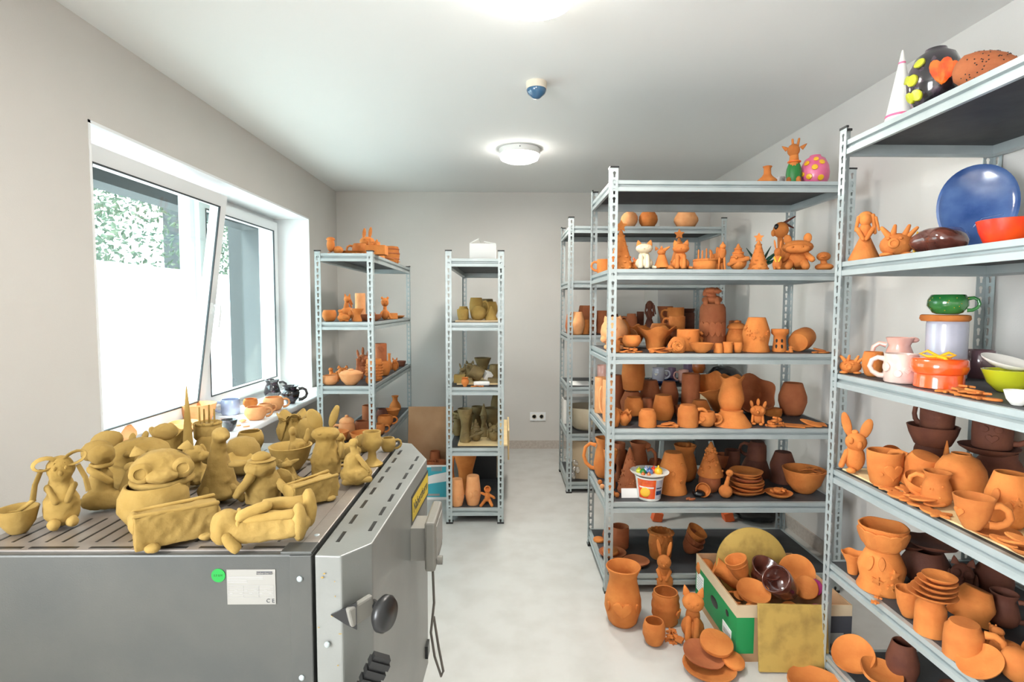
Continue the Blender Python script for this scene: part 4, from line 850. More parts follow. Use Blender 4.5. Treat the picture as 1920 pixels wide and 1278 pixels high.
put('A4','round',652,.18,32,34,'pal','sunlit pale teapot with lid and loop handle',hd='L',lid=1,name='teapot',cat='teapot')
put('A4','bowl',650,.08,44,24,'ter','orange bowl under the sunlit teapot front')
put('A4','pot',674,.22,38,30,'red','dark reddish elephant-footed pot by the front post')
put('A4','tall',692,.60,26,40,'red','straight red-brown vase behind the front post')
put('A4','dish',700,.06,50,22,'ter','square-edged orange tray at the front of the fourth shelf')
put('A4','round',712,.35,28,20,'ter','orange cup with side handle right of the post',hd='R')
put('A4','round',731,.62,30,20,'ter','orange lipped cup in the middle of the stack of bowls',hd='R')
put('A4','bowl',736,.88,34,18,'ter','wide orange bowl behind the lipped cup')
put('A4','neck',741,1.2,22,30,'ter','necked orange jug at the back of the fourth shelf')
put('A4','pot',718,.80,24,24,'drk','dark pot left of the necked jug')
put('A4','bowl',700,.35,24,16,'red','small red-brown bowl partly behind the post')
put('A5','pot',744,.9,24,18,'drk','dark pot on the bottom shelf of the sill-side rack')
put('A5','bowl',730,.6,28,18,'drk','dark bowl on the bottom shelf beside the dark pot')
# red pots inside the carton by the wall
for px_, a_, k_, w_2, lb in ((812,.0,'pot',22,'small reddish pot in the teal carton, nearest the kiln'),(826,.0,'bowl',20,'little reddish bowl in the teal carton, nearest the narrow rack'),(818,.0,'round',16,'tiny reddish cup between the two pots in the teal carton')):
    p = locate('F', px_, 925); SURF['T'] = ('Y', .007, 4.14+(.08 if k_=='round' else 0)); put('T', k_, px_-2, 0, w_2+6, 60 if k_ != 'round' else 72, 'red', lb)

# ---- narrow rack
put('B2','cup',868,.10,22,20,'raw','raw clay mug with a moon on the board of the narrow rack',dz=.013,rel='disc 0 .5 .16')
put('B2','invcup',869,.35,20,24,'raw','upturned raw cup behind the moon mug',dz=.013)
put('B2','round',893,.32,26,40,'raw','tallest raw cup upturned in the middle of the narrow rack',dz=.013,hd='R')
put('B2','sphere',897,.12,30,26,'raw','smooth round raw clay pot in front of the tallest cup',dz=.013)
put('B2','round',917,.45,32,32,'raw','wide raw cup at the right behind the bow pot',dz=.013)
put('B2','cone',921,.12,24,26,'raw','raw clay mound with bow beside the smooth round pot',dz=.013)
put('B2','tile',914,.7,22,36,'wet','dark damp pot at the back right of the upper board',dz=.013,name='clay_pot',cat='pot')
put('B3','flare',905,.42,32,36,'wet','damp olive bucket vase with a face at the back',dz=.013,rel='heart 0 .5 .18')
put('B3','rabbit',867,.28,20,30,'wet','damp clay rabbit figure at the left of the middle shelf',dz=.013)
put('B3','owl',881,.36,22,34,'wet','damp dark clay owl beside the rabbit figure',dz=.013)
put('B3','rabbit',889,.22,12,26,'raw','slim pale clay hare beside the damp bucket vase',dz=.013)
block('clay_box','box','square damp clay house box at the left of the middle shelf',tuple(locate('B3',862,.14)+Vector((0,.0,.013))),(.075,.07,.052),'raw')
put('B3','tall',893,.16,26,24,'wet','tipped damp clay mug with carved side',dz=.013,tilt=(0,-60))
block('paper_wad','paper','crumpled white paper beside the tipped mug',tuple(locate('B3',911,.20)+Vector((0,0,.03))),(.05,.05,.05),'paper',rz=30,rx=24,ry=20)
put('B3','round',927,.35,20,26,'wet','damp round clay pot behind the right post of the narrow rack',dz=.013)
block('clay_box','box','low damp clay box by the right front post of the narrow rack',tuple(locate('B3',925,.14)+Vector((0,0,.013))),(.075,.06,.03),'wet')
put('B3','urn',872,.035,15,17,'ter','small orange vase at the shelf edge before the damp pieces')
pile('B3',[(892,.04,0),(902,.03,0),(888,.025,0)],['leaf','flower'],'ter','orange clay leaf at the edge of the narrow rack','orange leaves on the narrow rack',.022,seed=5)
block('foam_piece','packaging','torn white polystyrene strip at the edge of the narrow rack',tuple(locate('B3',903,.075)),(.11,.03,.03),'paper',rz=12,rx=0,bev=.012)
put('B4','cup',868,.38,36,40,'wet','tall damp vase with fringed rim at the back left',dz=.013,rel='frill .9 .08')
put('B4','hour',872,.12,28,62,'wet','damp clay goblet with snail at its foot, front left',dz=.013,rel='heart 20 .8 .2|disc 10 .2 .2')
put('B4','cup',895,.55,22,40,'wet','dark damp mug at the back middle',dz=.013)
put('B4','snail',892,.14,28,42,'wet','damp clay castle with little turrets in the middle',dz=.013)
put('B4','gnome',907,.28,20,62,'wet','damp clay gnome with curling hat tip',dz=.013)
put('B4','owl',926,.14,28,36,'wet','plump damp clay owl by the right front post',dz=.013)
put('B4','bowl',922,.50,30,40,'wet','wide damp bowl at the back right',dz=.013)
put('B4','ball',930,.7,20,56,'wet','rough damp clay head at the rear right corner',dz=.013,amp=.15)
put('B4','jug',857,.30,16,32,'wet','small damp jug at the rear left',dz=.013,hd='L')
put('B5','flare',873,.30,50,86,'ter','large flared orange vase with ragged rim on the bottom shelf',wavy=.10,hd='L',big=.4)
put('B5','invvase',857,.06,27,50,'pal','pale upturned tumbler at the left front of the bottom shelf',rel='leaf 10 .35 .2')
put('B5','invvase',887,.08,30,54,'pal','pale upturned tumbler right of its twin on the bottom shelf',rel='disc 20 .45 .18|leaf -15 .4 .2')
put('B5','doll',914,.05,28,38,'ter','orange bowl-headed clay doll on the bottom shelf',rz=0)
block('dark_tray','tray','black tray leaning at the back of the bottom shelf',tuple(locate('B5',908,.62)),(.19,.02,.26),'plast')
block('clay_slab','slab','brown clay slabs stacked at the rear of the narrow rack bottom',tuple(locate('B5',918,.72)+Vector((0,.03,.0))),(.16,.2,.3),'card2')

# ---- rack behind, partly seen through the crowded one
put('E1','sphere',1180,.10,33,30,'pal','dented pale clay pot on top of the rear rack',amp=.25)
put('E1','sphere',1215,.10,36,32,'ter','round ridged clay pot beside the dented one on the rear rack',ridges=.012)
put('E1','pot',1286,.10,46,30,'pal','wide pale clay planter on top of the rear rack')
put('E3','pot',1061,.06,32,42,'pal','pale bulging pot at the left end of the rear rack')
put('E3','invvase',1072,.25,24,36,'red','reddish upturned vase peeking behind the pale bulging pot')
put('E3','barrel',1087,.06,26,28,'ter','ridged honey-jar pot beside the rear rack post',ridges=.06,lid=None)
put('E3','round',1079,.15,14,32,'ter','narrow orange cup between the bulging and ridged pots')
put('E3','invvase',1100,.28,38,52,'red','large red-brown upturned vase on the rear rack')
put('E3','tall',1128,.28,22,42,'red','red-brown cylinder pot right of the large upturned vase')
put('E3','tall',1153,.28,14,36,'drk','dark narrow cylinder on the rear rack')
put('E3','round',1165,.26,18,32,'drk','dark small pot beside the narrow cylinder')
put('E3','invcup',1183,.20,22,38,'red','red-brown mug with handle on the rear rack',hd='L')
put('E3','tall',1200,.32,14,40,'drk','dark straight beaker behind the red-brown mug')
put('E3','lady',1217,.22,27,62,'drk','dark clay bell in the form of a slim dress on the rear rack',name='dress_form_vase',cat='vase')
put('E3','flare',1246,.30,30,50,'red','flared red-brown vase on the rear rack beside the dress form')
put('E3','bowl',1288,.35,28,16,'drk','dark bowl on the rear rack near the ridged jar',dz=.13)
put('E3','tall',1290,.33,24,38,'drk','dark pot under the rear bowl with a pale oval mark')
put('E3','mug',1266,.15,32,26,'ter','orange mug balanced on a pot on the rear rack',hd='L',dz=.1)
put('E3','pot',1266,.15,36,30,'red','red-brown pot under the balanced mug')
block('plastic_sheet','sheet','white paper sheet on the left end of the rear rack',tuple(locate('E4',1088,.2)),(.16,.24,.003),'paper',bev=0)
put('E4','mug',1131,.15,24,36,'pink','pink and yellow ceramic beaker on the rear rack')
put('E4','mug',1234,.14,24,24,'lav','pale lilac mug with a heart on the dark blue tray',hd='R',dz=.03,relm='wht',rel='heart -20 .55 .14')
put('E4','mug',1259,.28,16,20,'purp','dim purple mug between the lilac and pink ones',hd='L',dz=.03)
put('E4','mug',1281,.14,20,24,'pink','pink mug with handle to the left on the dark blue tray',hd='L',dz=.015)
put('E4','bowl',1310,.16,28,22,'wht','white footed bowl holding the amber pot')
put('E4','round',1309,.16,26,22,'amber','amber glazed pot nested in the white footed bowl',dz=.085)
put('E4','dish',1245,.16,58,9,'navy','dark blue glazed serving tray under the mugs on the rear rack')
put('E4','tall',1290,.34,20,40,'purp','dim mauve vase at the back behind the pink mug')
put('E5','dish',1100,.20,76,42,'cream','large pale trough bowl on the rear rack left end')
carton('storage_box','white box with green corner at the back of the rear rack',tuple(locate('E5',1090,.44)),(.32,.16,.2),'wht',0)
carton('cardboard_box','cardboard box marked in pen on the bottom of the rear rack',tuple(locate('E6',1085,.24)+Vector((.10,0,0))),(.26,.36,.30),'card2',-14)
g = G(); rq = random.Random(9)
p = locate('E6',1073,.03)
for i in range(10): g.ell((rq.uniform(-.04,.05),rq.uniform(-.012,.012),.03+rq.random()*.16),(.02,.012,.03), rot=rq.uniform(-60,60), n=8)
o = obj('plastic_bag', g, M['clearp'], None); o.location = p; tag(o, 'crumpled clear plastic film hanging at the front of the rear rack', 'plastic bag')
g = G()
for i in range(7):
    for j in range(3):
        y = .06+.10*j; z = .018+.03*i; g.tube([(-.30+.02*(i%2),y,z),(-.1,y+.01,z+.012),(.1,y,z+.004),(.30-.02*i,y,z-.004)], .019, 8)
o = obj('grey_carpet_roll', g, M['hair'], None); o.location = locate('E5',1255,.06)+Vector((0,.02,.012)); tag(o, 'stack of coiled grey felt seen through the crowded rack', 'felt')
block('black_crate','crate','black plastic crate standing behind the crowded rack near the right wall',(1.62,3.97,0),(.34,.30,.60),'plast')
g = shape('ball', .30, .2, 28, 4, .3); o = obj('plastic_bag', g, M['bag'], None); o.location = (1.16,3.62,.55); 
g0 = obj('black_stool_seat', G().box((-.2,-.16,0),(.2,.16,.03)), M['plast'], None, False); bpy.data.objects.remove(g0)
o.location = (1.70,3.62,.0); tag(o, 'shiny black plastic sack behind the plate stack', 'plastic bag')
carton('cardboard_box','pale cardboard box holding a black bag behind the crowded rack',(1.62,3.97,.602),(.38,.30,.31),'card2',0)
g = shape('ball', .24, .20, 28, 9, .3); o = obj('plastic_bag', g, M['bag'], None); o.location = (1.60,3.97,.80); tag(o, 'glossy black bag bulging from the pale cardboard box', 'plastic bag')
# step ladder on the floor behind the crowded rack
r = empty('step_ladder', tuple(locate('F',1298,975))); tag(r, 'aluminium step ladder with orange feet lying behind the crowded rack', 'ladder')
for sx in (-1,1):
    obj('rail', G().tube([(sx*.24,0,.05),(sx*.17,.16,.5)], .018, 4), M['metal'], r, False)
    obj('foot', G().box((-.03,-.03,0),(.03,.03,.06), T=rotm(0,sx*-14,0,(sx*.245,0,0))), M['safe'], r, False)
obj('step', G().box((-.19,.10,.30),(.19,.17,.325)), M['metal'], r, False)

# ---- crowded rack, top
put('D1','bottle',1438,.12,40,36,'ter','orange flared-neck vase alone at the left of the top shelf')
put('D1','tall',1462,.30,20,30,'glass2','small speckled glass tumbler beside the flared-neck vase')
put('D1','giraffe',1488,.22,38,92,'ter','orange giraffe figure with painted green and red clothes',over=dict(body='grn',collar='flame'))
put('D1','sphere',1545,.22,58,64,'hotp','bright pink pot studded with little cups, on the top shelf',rel='disc -35 .75 .09|disc 0 .6 .1|disc 30 .75 .09|disc -20 .35 .1|disc 25 .3 .1|disc -50 .45 .08|disc 5 .85 .08',relm='ylw')
# second shelf figures
put('D2','tree',1166,.14,56,88,'ter','tall cone tree with scales and a star beside the left front post')
put('D2','mug',1132,.40,26,26,'ter','plain orange mug at the left rear corner of the figure shelf',hd='L')
put('D2','owl',1192,.14,20,26,'ter','tiny orange and red bird between tree and white cat',over=dict(ear='flame'))
put('D2','cat',1208,.10,44,54,'cream','cream white cat with orange ears and pearl collar',over=dict(ear='ter'))
put('D2','fox',1240,.10,40,44,'ter','orange fox with lifted snout right of the white cat')
put('D2','tree',1272,.34,48,78,'ter','second cone tree with a star behind the sitting cat')
put('D2','cat',1274,.10,44,56,'ter','orange clay cat sitting before the second tree')
put('D2','cake',1321,.11,48,40,'ter','orange clay cake with candles and beads')
put('D2','hog',1344,.32,34,44,'ter','orange curly animal behind the stork')
put('D2','stork',1353,.09,20,52,'ter','orange stork standing on two thin legs')
put('D2','snail',1383,.10,42,50,'ter','orange figure wrapped in a scarf with coiled hat')
put('D2','tree',1421,.10,46,66,'ter','orange cone tree with star before the green leaves')
p = locate('D2',1424,.34); s_ = depth(*p)/F
r = empty('clay_aloe', tuple(p), 0); tag(r, 'dark green spiky aloe plant of clay behind the third tree', 'plant ornament')
obj('pot', shape('vase', 24*s_, 16*s_, 16, 2), M['dgrn'], r)
for a_, L_ in ((-62,34),(-42,44),(-20,40),(25,40),(48,44),(66,36)):
    t = radians(a_); obj('leaf', G().tube([(0,0,12*s_),(sin(t)*L_*.5*s_,-.01,(12+cos(t)*L_*.55)*s_),(sin(t)*L_*s_,-.02,(14+cos(t)*L_)*s_)], [3*s_,4*s_,.6*s_], 8, flat=.5), M['dgrn'], r)
put('D2','bird',1466,.34,46,108,'ter','ostrich-like bird with dark crest and black eye, tallest on the figure shelf',over=dict(crest='brn',eye='blk'))
put('D2','rabbit',1457,.09,26,56,'ter','slim orange rabbit with yellow wing before the tall bird',over=dict(arm='ylw'))
put('D2','cow',1494,.13,62,66,'ter','orange long-eared hippo figure with a broad dotted snout')
put('D2','owl',1512,.40,30,60,'ter','orange figure with yellow coat behind the hippo',over=dict(wing='ylw'))
put('D2','duck',1545,.10,36,36,'ter','orange duck at the right end of the figure shelf')
# third shelf
put('D3','piggy',1136,.26,56,64,'pal','pale clay piggy bank at the left end behind the post',over={})
put('D3','sphere',1162,.32,34,54,'ter','round orange pot right of the piggy bank')
put('D3','tall',1155,.07,16,22,'ter','small orange beaker beside the left front post')
put('D3','round',1184,.15,36,22,'ter','small orange mug with round handle to the left',hd='L',dz=.02)
put('D3','plate',1176,.34,34,30,'pal','tilted pale dish behind the left-handled mug',tilt=(60,0),name='tilted_dish',cat='dish')
put('D3','flare',1228,.26,72,40,'ter','wavy-rimmed orange bowl with dark glazed hollow',wavy=.3)
put('D3','pot',1236,.42,42,44,'ter','round orange pot behind the wavy bowl')
pile('D3',[(1170,.06,0),(1185,.05,0),(1196,.06,0),(1180,.06,1),(1190,.07,1),(1178,.05,2)],['leaf','flower'],'ter','thin orange leaf dish in the heap under the small mug','leaf heap under the small mug',.03,seed=6,name='leaf_dish',cat='dish')
pile('D3',[(1222,.06,0),(1240,.05,0),(1252,.06,0),(1230,.07,1),(1246,.06,1),(1236,.05,2),(1250,.05,2)],['leaf','disc'],'ter','flat orange shard in the heap left of the clay rose','shards left of the rose',.035,seed=7,name='clay_shard',cat='shard')
r = empty('clay_rose', tuple(locate('D3',1269,.05)+Vector((0,0,.034)))); tag(r, 'orange clay rose leaning at the shelf edge before the heart beaker', 'rose')
for k in range(5):
    g = G(); R_ = .010+.0072*k; n_ = 14; pts = [(R_*cos(a)*(1+.08*sin(3*a+k)), -.02+.003*k, R_*sin(a)*(1+.08*cos(4*a+k))) for a in [radians(70*k)+radians(300)*i/n_ for i in range(n_+1)]]
    g.tube(pts, .0042, 6, flat=2.2); obj('petal', g, M['ter'], r)
put('D3','tall',1290,.16,44,40,'ter','orange straight beaker with an engraved heart',rel='heart 0 .65 .09')
put('D3','bowl',1314,.05,48,18,'ter','low orange bowl at the front edge right of the rose')
put('D3','dog',1310,.20,20,22,'ter','small curled orange animal above the low bowl',dz=.04)
put('D3','mug',1268,.45,32,24,'ter','orange mug standing on another pot deeper in the shelf',hd='L',dz=.10)
put('D3','pot',1268,.45,38,34,'red','dim red-brown pot beneath the raised mug')
r = put('D3','ridge',1336,.30,50,84,'red','tall fluted jar whose lid is a grinning dog head',rel='leaf -50 .45 .3|leaf -25 .45 .3|leaf 0 .45 .3|leaf 25 .45 .3|leaf 50 .45 .3')
put('D3','dog',1334,.30,42,34,'red','grinning dog-head lid on the tall fluted jar',dz=.232)
put('D3','pot',1379,.26,42,40,'ter','round lidded orange pot left of the butterfly pot',lid=1)
put('D3','barrel',1377,.40,26,50,'red','upright red-brown beaker behind the lidded pot')
put('D3','inv',1347,.05,18,18,'ter','small upturned cup, leftmost of the three at the shelf edge')
put('D3','tall',1364,.05,20,20,'ter','small straight cup, middle of the three at the shelf edge')
put('D3','round',1383,.06,19,19,'ter','small waisted cup, rightmost of the three at the shelf edge')
put('D3','invpot',1417,.13,54,64,'ter','large upturned pot covered with clay butterflies',rel='flower -30 .55 .13|flower 0 .6 .09|flower 25 .4 .12|flower 50 .55 .1|flower -55 .7 .1|heart -10 .42 .09')
put('D3','burner',1461,.12,34,42,'ter','orange oil burner with leaf-shaped cut-outs',rel='leaf -25 .25 .12|leaf 20 .25 .12|leaf -25 .5 .11|leaf 20 .5 .11',relm='blk')
put('D3','tall',1503,.16,48,52,'ter','orange pot lying on its side with its round base to the front',tilt=(-84,0),rz=-14) if False else put('D3','barrel',1503,.17,46,54,'ter','orange pot lying on its side with its round base to the front',tilt=(-80,0),rz=-14)
put('D3','boot',1480,.06,16,12,'ter','tiny orange shoe beside the lying pot')
pile('D3',[(1528,.05,0),(1540,.06,0),(1548,.05,0),(1536,.09,1)],['leaf','disc'],'ter','flat orange shard right of the lying pot','shards right of the lying pot',.03,seed=8,name='clay_shard',cat='shard')
put('D3','dish',1190,.42,40,30,'ter','pale ruffled dish behind the left-handled mug',wavy=.3,dz=.03)
# fourth shelf
put('D4','tall',1121,.42,24,66,'pal','tall pale cylinder at the left rear of the fourth shelf')
put('D4','barrel',1140,.18,26,78,'pal','tall pale jug with finger hole by the left front post',hd='L',big=.5)
put('D4','invpot',1160,.40,38,70,'red','large dim upturned pot behind the post')
put('D4','pot',1153,.06,22,34,'ter','short orange jar touching the left front post')
put('D4','invpot',1183,.36,44,44,'red','broad upturned pot carrying the tall barrel vase')
put('D4','barrel',1185,.36,44,56,'ter','tall barrel vase stacked on the broad upturned pot',dz=.14)
put('D4','flower' if False else 'urn',1169,.08,28,26,'ter','crumpled orange star-shaped pot at the shelf edge',wavy=.35)
put('D4','invcup',1188,.22,36,32,'ter','upturned orange cup resting on a pot near the crumpled one',dz=.03)
put('D4','invcup',1208,.32,24,36,'red','dim upturned cup behind the raised orange one')
put('D4','invpot',1219,.44,40,60,'red','dim round upturned pot, left of two at the back')
put('D4','invpot',1253,.46,38,56,'red','dim round upturned pot, right of two at the back')
put('D4','invcup',1214,.06,34,32,'ter','upturned ringed cup at the front edge of the fourth shelf')
put('D4','invvase',1242,.24,40,46,'ter','dented upturned vase in the middle of the fourth shelf',amp=.1)
put('D4','tall',1294,.40,36,74,'red','tall dark straight cylinder vase at the back')
pile('D4',[(1245,.05,0),(1258,.06,0),(1268,.05,0),(1252,.06,1),(1262,.05,1)],['leaf','disc'],'ter','torn orange shard beside the ringed cup','shards beside the ringed cup',.036,seed=9,name='clay_shard',cat='shard')
put('D4','invcup',1290,.07,40,40,'ter','large upturned mug with handle to the right, front edge',hd='R')
put('D4','invpot',1312,.24,40,36,'ter','orange upturned pot behind the large upturned mug')
put('D4','bowl',1275,.28,26,22,'red','dim bowl behind the large upturned mug')
put('D4','round',1325,.06,34,28,'ter','orange mug with raised heart at the front edge',hd='R',rel='heart -30 .55 .22')
put('D4','invbowl',1373,.10,78,28,'ter','wide upturned bowl serving as base for the ruffled vase')
put('D4','vase',1371,.13,50,64,'ter','vase with ruffled rim standing on the wide upturned bowl',dz=.067,wavy=.12)
put('D4','flare',1333,.40,62,64,'ter','big orange wave-rimmed bowl tipped open at the back',wavy=.14,tilt=(30,-20))
put('D4','bowl',1408,.40,84,40,'red','big dim wave-rimmed platter standing behind the hedgehog',wavy=.25,tilt=(52,14))
put('D4','hog',1418,.09,34,44,'ter','orange hedgehog figure with big round glasses')
put('D4','tile',1454,.35,34,14,'ter','flat brown dish behind the nugget heap')
pile('D4',[(1440,.06,0),(1450,.05,0),(1460,.05,0),(1468,.06,0),(1446,.06,1),(1456,.06,1),(1464,.05,1),(1452,.05,2),(1459,.06,2),(1455,.05,3)],['flower','disc','leaf'],'ter','small orange nugget in the heap right of the hedgehog figure','nugget heap by the hedgehog',.018,th=.010,seed=10,name='clay_nugget',cat='ornament')
put('D4','pot',1497,.34,56,60,'red','large dark red-brown pot alone at the right of the fourth shelf')
pile('D4',[(1490,.06,0),(1512,.05,0),(1530,.10,0),(1520,.07,1)],['square','leaf'],'ter','thin orange tile with rough edge before the large dark pot','tiles before the large dark pot',.05,seed=11,name='clay_tile',cat='tile')
# fifth shelf
put('D5','jug',1124,.40,40,74,'ter','tall orange jug with big loop handle at the left rear',hd='L',big=1.3)
put('D5','hour',1142,.22,28,72,'ter','narrow footed orange jug just behind the front post')
put('D5','goblet',1158,.38,26,70,'red','reddish goblet right of the left front post')
put('D5','cone',1180,.17,46,84,'red','dark cone tree covered with clay flakes',rel='dots 40 .045')
put('D5','jug',1197,.40,38,70,'red','dark brown jug with spout behind the flaked cone',hd='R',spout=-20)
put('D5','sphere',1170,.44,40,46,'drk','dark round pot behind the flaked cone')
put('D5','invpot',1226,.38,36,36,'red','dark upturned pot behind the yogurt tub')
for i, (px_, a_) in enumerate(((1124,.28),(1130,.22),(1150,.10),(1146,.14),(1157,.08))): put('D5','ball',px_,a_,9,9,'pal' if i % 2 else 'ter','little round clay bead near the left front post, '+ORD[i]+' placed' if False else 'little round clay bead by the left front post, '+['farthest left','second from left','in the middle','second from right','farthest right'][[0,1,3,2,4].index(i)],group='clay beads by the post',name='clay_bead',cat='bead')
block('paper_card','card','pale blue-ruled paper card propped before the flaked cone',tuple(locate('D5',1181,.07)),(.085,.003,.047),'paper',rx=-12,bev=0)
# yogurt tub with a lid full of painted miniatures
p = locate('D5',1217,.07); s_ = depth(*p)/F
r = empty('yogurt_tub', tuple(p), atan2(-p.x,p.y)); tag(r, 'white yogurt tub with orange fruit label at the front of the fifth shelf', 'tub')
obj('body', G().lathe([(0,0),(20*s_,0),(21*s_,2*s_),(26*s_,42*s_),(27*s_,42*s_),(27*s_,44*s_),(24*s_,44*s_),(18.5*s_,3*s_),(0,3*s_)], 36), M['wht'], r)
def band(a0, a1, z0, z1, m, nm, off=.0006):
    g = G(); n_ = 10; vs = []
    for i in range(n_+1):
        a = radians(a0+(a1-a0)*i/n_-90)
        for z in (z0, z1): q = (21+5*(z-2)/40)*s_+off; vs.append((q*cos(a), q*sin(a), z*s_))
    g.add(vs, [(2*i,2*i+2,2*i+3,2*i+1) for i in range(n_)]); return obj(nm, g, M[m], r)
band(-55,28,5,41,'orng','label'); band(-55,28,30,40,'flame','label_band',.0009); band(30,70,4,40,'lav','label',.0006); band(32,66,12,20,'navy','label_stripe',.001); band(32,66,24,26,'navy','label_stripe',.001)
obj('printed_fruit', G().ell((-7*s_,-23.6*s_,18*s_),(9*s_,1.2*s_,9*s_)), M['ylw'], r); band(-46,20,25,28,'wht','label_stripe',.0012)
SURF['TL'] = ('Y', p.z+44.5*s_, DY); pz_ = p.z+44.5*s_
o = obj('serving_plate', shape('plate', 72*s_, 7*s_, 32, 5, .03), M['wht'], None); o.location = (p.x, p.y, pz_); tag(o, 'white plastic lid used as tray on the yogurt tub', 'lid')
for dx_, dy_, r_, m_, lb in ((-19,3,6,'lime','pale green painted clay bead on the tub lid'),(-13,-3,6,'grn','green painted clay miniature on the tub lid'),(-6,2,7,'lblu','light blue painted clay miniature on the tub lid'),(-1,-5,7,'blue','dark blue painted clay miniature on the tub lid'),(8,2,7,'redb','red painted clay apple on the tub lid'),(15,-5,8,'ylw','yellow painted clay pumpkin on the tub lid'),(-15,-12,4,'amber','brown painted clay cube at the front left of the tub lid'),(-5,-14,4,'amber','brown painted clay cube at the front middle of the tub lid')):
    o = obj('painted_miniature', G().ell((0,0,r_*s_*.85),(r_*s_,r_*s_,r_*s_*.9), n=12).ell((0,0,r_*s_*1.8),(r_*s_*.25,r_*s_*.25,r_*s_*.5), n=8), M[m_], None); o.location = (p.x+dx_*s_, p.y+dy_*s_, pz_+.0025); tag(o, lb, 'ornament')
put('D5','invpot',1261,.16,54,76,'ter','tall upturned orange pot with little spouts and holes',rel='disc 0 .55 .07|disc 40 .35 .07|disc 45 .75 .06')
put('D5','jug',1283,.36,48,66,'ter','orange jug with pointed spout behind the spouted pot',spout=70)
put('D5','round',1330,.17,42,34,'red','bowl-shaped base under the flaked turret')
put('D5','cone',1331,.17,50,64,'ter','orange turret with shingle flakes and a finial',dz=.085,rel='dots 26 .06')
put('D5','plate',1316,.10,28,26,'ter','orange disc with a centre hole leaning at the turret',tilt=(75,0),name='leaning_disc',cat='disc')
put('D5','pear',1360,.07,28,54,'ter','orange pear-bodied bird standing at the front edge')
STK = ['lowest','second from the bottom','third from the bottom','middle','third from the top','second from the top','topmost']
for k in range(7): put('D5','plate',1404+(k%3-1)*3,.16,74-(k%3)*6-k*1.5,9,'ter' if k != 4 else 'red','orange clay plate in the tall stack right of the pear bird, '+STK[k],group='plates of the tall stack',dz=.0158*k*1.0,amp=.12)
put('D5','mug',1372,.40,30,36,'drk','dark mug upside down at the back of the plate stack',dz=.05)
put('D5','bowl',1358,.42,34,26,'red','dim bowl with handle left of the dark mug',hd='L',dz=.05)
put('D5','invcup',1418,.42,36,34,'drk','dark upturned cup topping the rear heap',hd='L',dz=.10)
put('D5','invbowl',1420,.42,64,40,'drk','dark upturned bowl in the rear heap')
put('D5','invpot',1462,.36,50,56,'drk','dark upturned pot right of the rear heap')
put('D5','invpot',1372,.42,46,22,'drk','dark base pot under the rear mugs')
put('D5','plate',1462,.10,54,8,'ter','orange saucer holding small broken pieces')
pile('D5',[(1452,.10,0),(1462,.09,0),(1471,.10,0),(1457,.08,1),(1466,.08,1)],['flower','disc'],'ter','little orange clay flower heaped on the saucer','clay flowers on the saucer',.02,th=.01,seed=12,dz0=.02)
put('D5','bowl',1518,.14,86,44,'ter','large orange bowl filled with tiles by the right rack post')
pile('D5',[(1505,.12,1),(1522,.12,2),(1530,.14,3),(1514,.14,4)],['square','gear'],'ter','square orange tile in the large bowl','tiles in the large bowl',.055,seed=13,name='clay_tile',cat='tile',dz0=.085,tiltmax=20)
put('D5','ball',1310,.09,24,12,'bag','small crumpled black foil beside the leaning disc',name='foil_wad',cat='foil',amp=.3)
pile('D5',[(1290,.05,0),(1298,.04,0)],'leaf','red','small red ribbed shard at the front edge by the foil','red shards by the foil',.02,seed=14,name='clay_shard',cat='shard')
# bottom shelf
put('D6','mug',1162,.32,34,40,'red','reddish mug standing upside down on the bottom shelf',hd='L')
put('D6','tile',1119,.40,22,5,'ter','small orange disc at the rear left of the bottom shelf')
put('D6','plate',1138,.18,52,9,'red','reddish saucer on the bottom shelf at the left post')
put('D6','tile',1134,.18,32,6,'ter','orange disc lying on the reddish saucer',dz=.018)
put('D6','plate',1188,.14,50,8,'red','empty oval reddish plate on the bottom shelf',amp=.12)
put('D6','barrel',1238,.20,46,50,'ter','orange sack-shaped pot tied with a clay bow on the bottom shelf',rel='frill .95 .1|leaf 0 .9 .3|dots 8 .03')
for k in range(3): put('D6','bowl',1300+k*3,.22,40,26,'red' if k < 2 else 'ter','reddish bowl nested in the tipped stack beside the fruit box, '+['lowest','middle','topmost'][k],group='nested bowls by the fruit box',dz=.03*k,tilt=(10,30))

# ---- right rack
put('C1','spike',1696,.07,62,140,'wht','white and pink striped clay party cone on the top shelf',name='party_cone',cat='ornament',rel='band .12 .015|band .82 .015',relm='hotp')
put('C1','sphere',1738,.11,108,112,'blkg','shiny black round pot with pale green discs and a red flame flower',rel='disc -62 .25 .11|disc -48 .5 .12|disc -36 .75 .1|disc -40 .25 .11|disc -66 .55 .09',relm='lime')
SURF['C1b'] = SURF['C1']
put('C1','ball',1848,.12,92,104,'red','brown clay lantern with rows of punched dots lying on the top shelf',rel='dots 60 .018|disc -40 .5 .09',relm='blk',tilt=(0,-70))
put('C2','lady',1620,.06,60,92,'ter','orange lady figure with long hair and folded arms')
put('C2','pig',1680,.08,72,58,'ter','orange reindeer pig lying beside the lady figure')
put('C2','owl',1712,.32,34,58,'grn','small green magenta and yellow painted figure behind the reindeer pig',over=dict(eye='magn',wing='ylw',ear='ylw'))
put('C2','ball',1765,.15,112,50,'chog','glossy dark brown rock-like lump on the second shelf',amp=.5,name='glazed_lump',cat='ornament')
put('C2','dish',1885,.13,120,48,'redb','bright red boat-shaped bowl at the right edge of the photograph')
p = locate('C2',1826,.40); s_ = depth(*p)/F
r = empty('oval_platter', tuple(p), atan2(-p.x,p.y)); tag(r, 'large blue glazed oval platter standing on edge', 'platter')
T = rotm(80,0,0,(0,0,92*s_)) @ Matrix.Diagonal((.98,1.42,1,1)) @ Matrix.Diagonal((1.0,.98,1,1))
